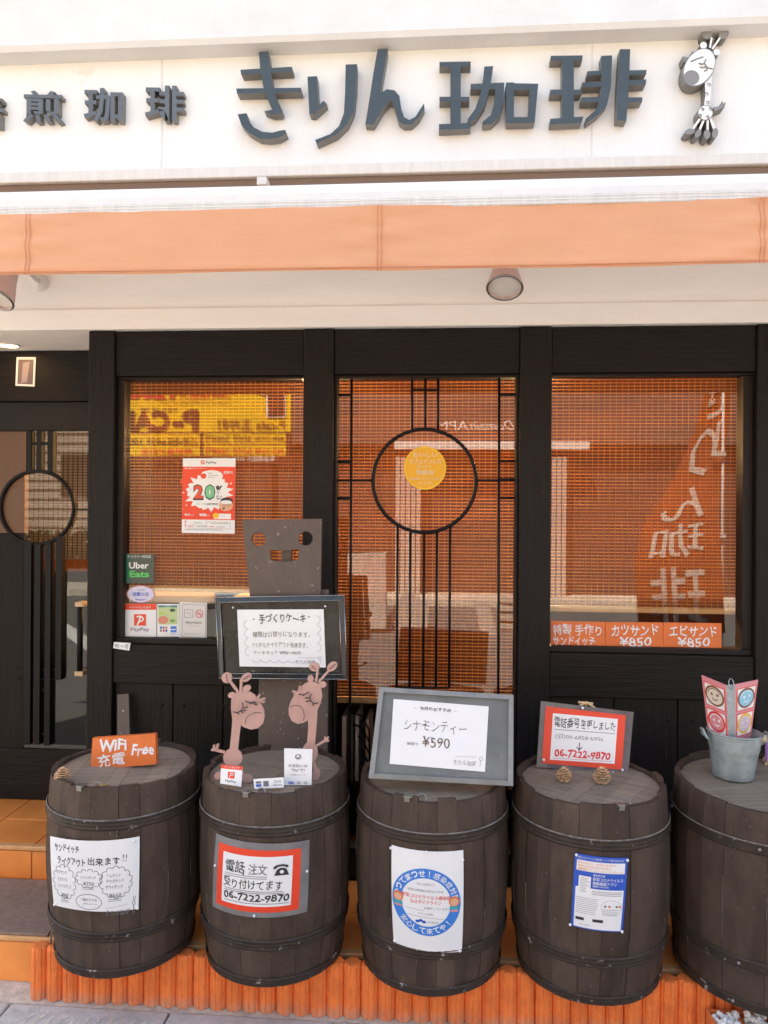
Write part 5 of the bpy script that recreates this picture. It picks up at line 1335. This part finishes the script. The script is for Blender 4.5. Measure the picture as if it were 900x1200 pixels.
# ------------------------------------------------------------------ things inside, seen under the blinds
zs1 = Z(430, 912, .25)
mb = MB(); a_, b_ = at(395, 912, .30), at(600, 912, .30); mb.bbox(a_.x, b_.x, .17, .55, zs1-.03, zs1, FRAMEB, .004); mb.bbox(a_.x, b_.x, .50, .53, zs1+.001, Z(500,800,.5), DARK, .004); mb.bbox(a_.x, b_.x, .20, .23, rz0, zs1-.031, DARK, .004); mb.bbox(a_.x-.03, b_.x+.03, .15, .53, Z(500,828,.15), Z(500,828,.15)+.015, DARK, .003); mb.bbox(a_.x-.03, a_.x-.005, .15, .53, rz0, Z(500,828,.15)-.001, DARK, .003); tag(mb.build('low_shelf'), 'dark low shelf holding magazines inside the middle window', 'shelf')  # dark boards around the shelf are added to block lamp light
for i, (px, w_, top, m_, lab) in enumerate(((404,5,838,WHITEP,'white magazine standing leftmost on the low shelf inside'),(411.5,6,835,GREYINK,'grey magazine standing on the low shelf inside'),(419,4,836,WHITEP,'tall white magazine right of the grey one on the shelf'),(425.5,5,845,INK,'black magazine on the low shelf inside'),(431,4,842,CREAM,'cream magazine rightmost on the low shelf inside'))):
    a_, b_ = at(px-w_/2, top, .22), at(px+w_/2, top, .22)
    mb = MB(); mb.bbox(a_.x, b_.x, .20, .42, zs1+.001, a_.z, m_, .002); tag(mb.build('magazine'), lab, 'magazine', 'magazines inside the middle window')
mb = MB()
for k in range(4):
    c = at(424, 850+k*14, .185); mb.tube([(c.x-.06+.02*k, .185+.005*k, c.z+.06), (c.x, .18+.005*k, c.z+.045), (c.x+.035, .18+.005*k, c.z-.02), (c.x+.04, .185, zs1+.02)], .004, LEAD, 6)
tag(mb.build('cable_loop'), 'loops of black cable hanging by the magazines', 'cable')
p = at(266, 694, .2)
mb = MB(); mb.bbox(p.x-.045, p.x+.045, .15, .32, Z(266,699,.15), Z(266,691.5,.15), BLUEP, .002); bkz = Z(266,699,.15); tag(mb.build('blue_book'), 'blue book lying flat on the table inside the left window', 'book')
mb = MB(); a_, b_ = X(150,.2), X(358,.2); mb.bbox(a_, b_, .145, .75, bkz-.035, bkz-.001, mat('pale_table_top',(.42,.36,.28),.5,var=.1), .004)
tb = mb.build('window_table'); tag(tb, 'pale table top standing just inside the left window', 'table')
for xx in (a_+.05, b_-.05):
    mb = MB(); mb.bbox(xx-.02, xx+.02, .2, .24, rz0, bkz-.036, LEAD, .002); mb.build('leg', tb, True)

# ================================================================== ACROSS THE STREET (seen in the glass)
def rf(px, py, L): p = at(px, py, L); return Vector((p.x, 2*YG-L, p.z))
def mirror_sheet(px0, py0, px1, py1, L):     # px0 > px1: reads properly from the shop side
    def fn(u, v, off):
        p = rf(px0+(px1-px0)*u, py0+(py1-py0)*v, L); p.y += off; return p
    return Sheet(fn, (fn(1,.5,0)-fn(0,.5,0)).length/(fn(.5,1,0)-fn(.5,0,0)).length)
SGY = mat('parking_yellow', (.93,.60,.012), .45); SGB = mat('sign_brown', (.06,.018,.008), .5)
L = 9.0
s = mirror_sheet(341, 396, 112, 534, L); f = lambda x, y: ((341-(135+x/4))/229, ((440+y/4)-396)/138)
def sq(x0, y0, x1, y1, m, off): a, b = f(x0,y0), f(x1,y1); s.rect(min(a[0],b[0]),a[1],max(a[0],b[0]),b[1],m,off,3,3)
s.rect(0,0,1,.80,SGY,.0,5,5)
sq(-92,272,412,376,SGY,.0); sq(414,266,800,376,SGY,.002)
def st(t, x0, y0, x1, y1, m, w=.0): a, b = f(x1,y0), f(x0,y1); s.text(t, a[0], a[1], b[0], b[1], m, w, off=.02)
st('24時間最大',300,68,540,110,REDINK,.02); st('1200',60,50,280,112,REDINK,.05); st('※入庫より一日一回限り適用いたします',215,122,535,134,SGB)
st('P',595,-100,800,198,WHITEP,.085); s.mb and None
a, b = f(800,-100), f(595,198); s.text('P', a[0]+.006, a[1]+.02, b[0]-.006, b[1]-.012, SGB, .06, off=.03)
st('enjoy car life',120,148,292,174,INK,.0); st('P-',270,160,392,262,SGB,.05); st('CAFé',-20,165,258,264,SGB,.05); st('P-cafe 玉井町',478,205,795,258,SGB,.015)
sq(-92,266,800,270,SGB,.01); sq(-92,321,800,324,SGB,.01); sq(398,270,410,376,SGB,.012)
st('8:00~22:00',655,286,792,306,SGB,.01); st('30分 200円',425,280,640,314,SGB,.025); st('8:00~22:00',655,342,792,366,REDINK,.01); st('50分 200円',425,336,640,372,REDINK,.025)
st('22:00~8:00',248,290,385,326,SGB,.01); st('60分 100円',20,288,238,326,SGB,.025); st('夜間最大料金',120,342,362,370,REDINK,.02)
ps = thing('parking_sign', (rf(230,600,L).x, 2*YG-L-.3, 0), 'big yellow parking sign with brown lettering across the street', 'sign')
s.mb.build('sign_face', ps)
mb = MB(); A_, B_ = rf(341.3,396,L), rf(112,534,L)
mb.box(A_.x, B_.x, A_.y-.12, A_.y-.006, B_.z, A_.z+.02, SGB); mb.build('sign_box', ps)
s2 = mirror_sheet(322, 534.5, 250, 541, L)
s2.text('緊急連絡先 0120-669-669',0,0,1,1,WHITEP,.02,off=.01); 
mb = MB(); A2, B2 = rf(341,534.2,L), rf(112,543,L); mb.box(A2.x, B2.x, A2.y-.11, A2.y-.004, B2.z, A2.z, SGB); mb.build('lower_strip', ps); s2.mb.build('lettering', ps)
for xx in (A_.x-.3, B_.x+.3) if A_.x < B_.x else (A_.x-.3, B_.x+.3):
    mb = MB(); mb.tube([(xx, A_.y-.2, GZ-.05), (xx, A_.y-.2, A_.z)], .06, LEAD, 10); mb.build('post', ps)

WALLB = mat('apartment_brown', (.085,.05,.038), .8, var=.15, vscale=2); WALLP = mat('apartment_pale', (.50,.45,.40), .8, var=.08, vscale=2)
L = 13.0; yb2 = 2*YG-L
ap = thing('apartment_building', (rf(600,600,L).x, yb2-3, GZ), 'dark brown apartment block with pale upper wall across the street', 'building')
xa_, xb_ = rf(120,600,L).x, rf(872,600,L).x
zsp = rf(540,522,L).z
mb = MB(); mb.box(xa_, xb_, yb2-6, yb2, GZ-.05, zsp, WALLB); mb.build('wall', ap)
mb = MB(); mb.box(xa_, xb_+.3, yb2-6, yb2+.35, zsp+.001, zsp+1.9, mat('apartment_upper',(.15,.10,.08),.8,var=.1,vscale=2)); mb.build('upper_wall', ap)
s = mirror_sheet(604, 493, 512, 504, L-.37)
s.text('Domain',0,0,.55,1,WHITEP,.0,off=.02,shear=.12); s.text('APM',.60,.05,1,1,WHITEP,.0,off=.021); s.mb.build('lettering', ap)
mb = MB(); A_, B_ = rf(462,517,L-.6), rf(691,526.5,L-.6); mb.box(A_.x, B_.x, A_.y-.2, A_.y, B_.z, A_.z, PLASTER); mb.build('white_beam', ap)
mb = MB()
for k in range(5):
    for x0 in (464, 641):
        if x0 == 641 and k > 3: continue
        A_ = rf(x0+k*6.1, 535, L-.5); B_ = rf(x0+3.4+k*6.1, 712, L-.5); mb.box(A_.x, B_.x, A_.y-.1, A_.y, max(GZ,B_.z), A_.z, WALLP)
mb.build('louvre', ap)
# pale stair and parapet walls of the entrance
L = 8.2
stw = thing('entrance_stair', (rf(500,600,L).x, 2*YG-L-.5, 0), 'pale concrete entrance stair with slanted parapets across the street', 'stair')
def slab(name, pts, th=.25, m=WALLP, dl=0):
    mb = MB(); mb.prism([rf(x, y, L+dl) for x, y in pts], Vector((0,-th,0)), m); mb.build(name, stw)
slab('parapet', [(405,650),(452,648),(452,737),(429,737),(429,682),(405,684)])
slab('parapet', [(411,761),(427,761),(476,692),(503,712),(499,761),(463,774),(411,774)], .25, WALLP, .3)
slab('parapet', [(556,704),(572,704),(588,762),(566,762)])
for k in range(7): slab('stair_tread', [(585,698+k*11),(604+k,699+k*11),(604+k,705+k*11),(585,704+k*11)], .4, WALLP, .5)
# cloth banner on a pole by the kerb, its white characters mirrored in the right window
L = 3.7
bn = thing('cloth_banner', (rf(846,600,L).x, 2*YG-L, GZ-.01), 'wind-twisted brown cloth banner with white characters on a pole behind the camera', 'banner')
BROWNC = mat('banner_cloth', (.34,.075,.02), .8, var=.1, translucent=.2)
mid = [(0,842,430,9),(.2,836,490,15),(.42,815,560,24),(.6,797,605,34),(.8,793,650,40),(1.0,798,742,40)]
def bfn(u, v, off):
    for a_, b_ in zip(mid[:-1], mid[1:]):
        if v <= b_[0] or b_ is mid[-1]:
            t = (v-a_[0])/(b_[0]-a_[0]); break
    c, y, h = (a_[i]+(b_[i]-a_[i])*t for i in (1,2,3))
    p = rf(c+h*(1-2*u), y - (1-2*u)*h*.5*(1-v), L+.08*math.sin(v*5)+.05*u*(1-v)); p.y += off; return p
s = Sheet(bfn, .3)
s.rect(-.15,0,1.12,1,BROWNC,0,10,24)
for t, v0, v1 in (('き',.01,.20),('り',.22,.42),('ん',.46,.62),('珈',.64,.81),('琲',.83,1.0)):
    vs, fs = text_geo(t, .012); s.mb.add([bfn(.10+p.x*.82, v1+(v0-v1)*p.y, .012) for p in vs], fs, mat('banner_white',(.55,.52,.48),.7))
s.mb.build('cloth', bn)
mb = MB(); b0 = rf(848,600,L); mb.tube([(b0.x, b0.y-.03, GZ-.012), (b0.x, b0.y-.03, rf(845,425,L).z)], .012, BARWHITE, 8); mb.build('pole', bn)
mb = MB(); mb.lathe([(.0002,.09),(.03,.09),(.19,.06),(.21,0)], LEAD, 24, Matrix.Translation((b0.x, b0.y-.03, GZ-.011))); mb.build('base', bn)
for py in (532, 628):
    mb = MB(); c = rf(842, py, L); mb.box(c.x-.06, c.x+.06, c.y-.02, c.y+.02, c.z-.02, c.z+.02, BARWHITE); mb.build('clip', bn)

# pale house, hedge and car down the street (seen in the door glass)
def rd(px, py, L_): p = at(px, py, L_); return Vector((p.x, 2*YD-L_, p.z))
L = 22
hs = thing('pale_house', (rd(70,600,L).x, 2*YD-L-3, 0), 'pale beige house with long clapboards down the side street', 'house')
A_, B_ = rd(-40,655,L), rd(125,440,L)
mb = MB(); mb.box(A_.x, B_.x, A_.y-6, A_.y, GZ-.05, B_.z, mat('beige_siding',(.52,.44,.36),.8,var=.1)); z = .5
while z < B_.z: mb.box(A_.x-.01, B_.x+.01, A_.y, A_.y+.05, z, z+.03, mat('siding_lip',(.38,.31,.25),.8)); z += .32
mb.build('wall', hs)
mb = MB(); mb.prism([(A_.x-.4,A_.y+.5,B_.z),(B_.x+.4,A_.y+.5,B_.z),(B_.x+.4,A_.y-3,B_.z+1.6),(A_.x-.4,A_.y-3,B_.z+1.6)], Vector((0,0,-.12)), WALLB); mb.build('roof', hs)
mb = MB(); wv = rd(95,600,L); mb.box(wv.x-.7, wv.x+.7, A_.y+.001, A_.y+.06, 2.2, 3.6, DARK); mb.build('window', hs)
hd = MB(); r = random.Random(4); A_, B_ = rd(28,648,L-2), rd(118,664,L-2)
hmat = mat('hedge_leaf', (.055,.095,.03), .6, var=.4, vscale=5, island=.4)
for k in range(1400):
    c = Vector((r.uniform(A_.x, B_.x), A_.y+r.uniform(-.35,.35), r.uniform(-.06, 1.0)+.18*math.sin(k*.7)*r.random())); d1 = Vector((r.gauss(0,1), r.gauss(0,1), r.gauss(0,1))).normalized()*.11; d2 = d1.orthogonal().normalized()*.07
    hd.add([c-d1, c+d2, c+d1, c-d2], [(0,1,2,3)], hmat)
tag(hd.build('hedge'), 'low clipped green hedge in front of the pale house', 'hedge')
